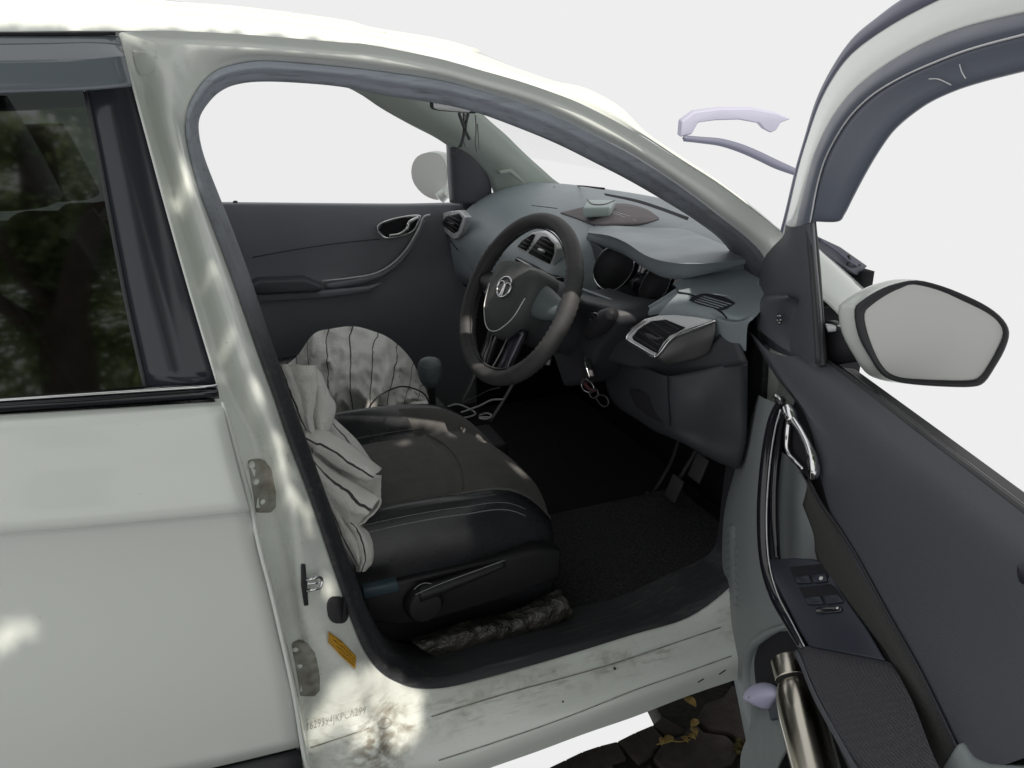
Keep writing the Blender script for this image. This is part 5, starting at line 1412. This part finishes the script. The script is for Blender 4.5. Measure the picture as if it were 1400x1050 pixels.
for i in range(260):
    a = random.uniform(0, 6.28); r_ = random.random()**.6
    c_ = UZ(1022+r_*22*math.cos(a), 1022+r_*12*math.sin(a), .003)
    s_ = random.uniform(.002, .006)
    V = [c_+Vector((random.uniform(-s_, s_), random.uniform(-s_, s_), random.uniform(0, s_*1.5))) for _ in range(4)]
    parts.append((V, [(0, 1, 2), (0, 2, 3), (0, 3, 1), (1, 3, 2)]))
ms = joined('moss', parts, MOSS, None, smooth=False)
ms['kind'] = 'stuff'; tag(ms, 'yellow green moss tuft between the pavers by the door', 'moss')

# ================================================================== another parked car's roof, far beyond the bonnet
YB = 5.2
BC_ = thing('parked_car_roof', 'pale lavender roof edge of another parked car beyond the windscreen', 'car', UY(1010, 190, YB))
pr = [(930,188),(932,166),(950,153),(985,148.5),(1030,148.5),(1064,155),(1082,163),(1068,168),(1062,178),(1054,182),(1046,178),(1038,169),(1010,164),(978,165),(955,168),(946,184)]
prism('roof_panel', [UY(x, y, YB) for x, y in pr], (.02, .09, .012), LAVROOF, BC_, bevel=.015, bseg=3)
lo = ((934,187),(960,189),(985,191),(1012,198),(1037,208),(1060,219),(1090,233))
sheet('window_seal', [[UY(x, y, YB) for x, y in lo], [UY(x, y+w_, YB-.02) for (x, y), w_ in zip(lo, (2, 3, 4, 5, 6, 6, 4))], [UY(x, y+w_, YB) for (x, y), w_ in zip(lo, (4, 5, 7, 9, 10, 10, 6))]], SLATE, BC_, n=40, mm=6, solid=.03)

# ================================================================== the trees behind the photographer: shade, sun spots and reflections
spots = []                                                  # (point lit by the sun, gap radius)
for px, py, r_ in ((257,230,.006),(254,256,.009),(287,377,.005),(310,470,.006),(351,535,.008),(377,600,.005),(385,640,.006),(394,672,.006),
                   (470,958,.034),(458,965,.025),(480,945,.02),(516,946,.018),(519,962,.02),(540,940,.018),(552,975,.036),(556,960,.030),(548,995,.03),(506,930,.014),(535,965,.02),(440,995,.02),(500,1000,.02),(524,905,.012),
                   (450,806,.010),(418,700,.008)):
    spots.append((onbody(px, py, 0), r_))
for px, py, r_ in ((15,862,.006),(35,856,.004),(0,870,.006)): spots.append((UY(px, py, -.004), r_))
spots.append((UZ(712, 630, .58), .016)); spots.append((UZ(724, 640, .56), .010)); spots.append((UZ(615, 604, .57), .009)); spots.append((UZ(548, 617, .57), .009))
spots.append((W(.165, -.03, .015), .020)); spots.append((W(.168, .0, .015), .014)); spots.append((W(.158, -.055, .012), .012))
e1_ = SUN.orthogonal().normalized(); e2_ = SUN.cross(e1_)
sp2 = [((p).dot(e1_), (p).dot(e2_), r_) for p, r_ in spots]
rlv = random.Random(11)
LV, LF = [], []
def add_leaf(p, sz, nrm):
    u = nrm.orthogonal().normalized(); v = nrm.cross(u)
    an = rlv.uniform(0, 6.28); a = u*math.cos(an)+v*math.sin(an); b = nrm.cross(a)
    i = len(LV)
    LV.extend([p-a*sz, p+b*sz*.45, p+a*sz, p-b*sz*.45+nrm*sz*.1])
    LF.append((i, i+1, i+2, i+3))
def rnd_dir():
    while True:
        v = Vector((rlv.uniform(-1, 1), rlv.uniform(-1, 1), rlv.uniform(-1, 1)))
        if .05 < v.length < 1: return v.normalized()
# unseen canopy in the sun's path, its leaf gaps shaped to place sun spots
roofl = [p for p in cr(cM, 60)+cr(cC, 60)+cr([x.lerp(y, .5) for x, y in zip(cM, cC)], 60)]
sp2 = [(x, y, r_*.8) for x, y, r_ in sp2]+[(p.dot(e1_), p.dot(e2_), .032) for p in roofl]
shade = [UY(-60, 560, 0), UY(-60, 1050, 0), UY(413, 1050, 0), UY(620, 1070, 0), S(163, 48), S(-60, 50), UX(1010, 345, .9), D(1400, 700), D(1180, 1050, .1), D(1400, 1050, 0), D(1030, 1040, 0), UZ(757, 690, .57), UY(1000, 925, 0), MI(1262, 530), MI(1380, 450), UY(322, 279, 1.5), UY(640, 300, 1.5), UY(757, 250, 1.4), UX(900, 700, 1.1), UX(870, 262, 1.2)]
ma = [p.dot(e1_) for p in shade]; mb = [p.dot(e2_) for p in shade]
A0, A1, B0, B1 = min(ma)-.12, max(ma)+.12, min(mb)-.12, max(mb)+.12
cnt = 0
for _ in range(int(7200*(A1-A0)*(B1-B0))):
    a, b = rlv.uniform(A0, A1), rlv.uniform(B0, B1)
    t = rlv.uniform(2.5, 3.1)
    p = e1_*a+e2_*b+SUN*t
    sz = rlv.uniform(.028, .05)
    for x, y, r_ in sp2:
        dd = math.hypot(a-x, b-y)
        if dd < r_+sz*.8: sz = (dd-r_)/.8
        if sz < .007: break
    if sz < .007: continue
    nrm = (SUN+rnd_dir()*.7).normalized()
    add_leaf(p, sz, nrm); cnt += 1
print('EXT', A0, A1, B0, B1)
# tree mass further back
rt = random.Random(5)
clus = []
for _ in range(120):
    v = Vector((rt.gauss(0, 1), rt.gauss(0, 1), rt.gauss(0, 1))).normalized()*rt.random()**.4
    clus.append((Vector((-1.0+v.x*1.7, -5.2+v.y*1.0, 3.3+v.z*2.1)), rt.uniform(.25, .5)))
for c_, r_ in clus:
    for _ in range(260):
        p = c_+rnd_dir()*r_*rlv.random()**.45
        add_leaf(p, rlv.uniform(.025, .055), rnd_dir())
TR = thing('tree', 'leafy shade tree behind the photographer mirrored in the rear window', 'tree', (-.75, -4.6, 0))
tv = [tube_vf(cr([Vector(q_) for q_ in pts], 24), [r0_+(r1_-r0_)*i/23 for i in range(24)], 12) for pts, r0_, r1_ in (
    (((-.75, -4.6, 0), (-.80, -4.6, 1.2), (-.85, -4.6, 2.6), (-.95, -4.8, 4.6)), .22, .12),
    (((-.83, -4.6, 2.2), (-.6, -4.0, 3.0), (-.1, -3.0, 3.5), (.4, -2.0, 3.7)), .11, .03),
    (((-.83, -4.6, 2.0), (-1.3, -4.5, 2.9), (-2.0, -4.4, 3.8)), .10, .03),
    (((-.83, -4.6, 2.4), (-1.1, -4.2, 3.3), (-1.4, -3.9, 4.2)), .07, .02),
    (((-.85, -4.6, 2.6), (-.4, -4.7, 3.6), (.1, -4.8, 4.6)), .08, .02))]
joined('trunk', tv, BARK, TR)
mesh('crown', LV, LF, LEAF, TR, smooth=False, recalc=False)
print('LEAVES', cnt, len(LF))
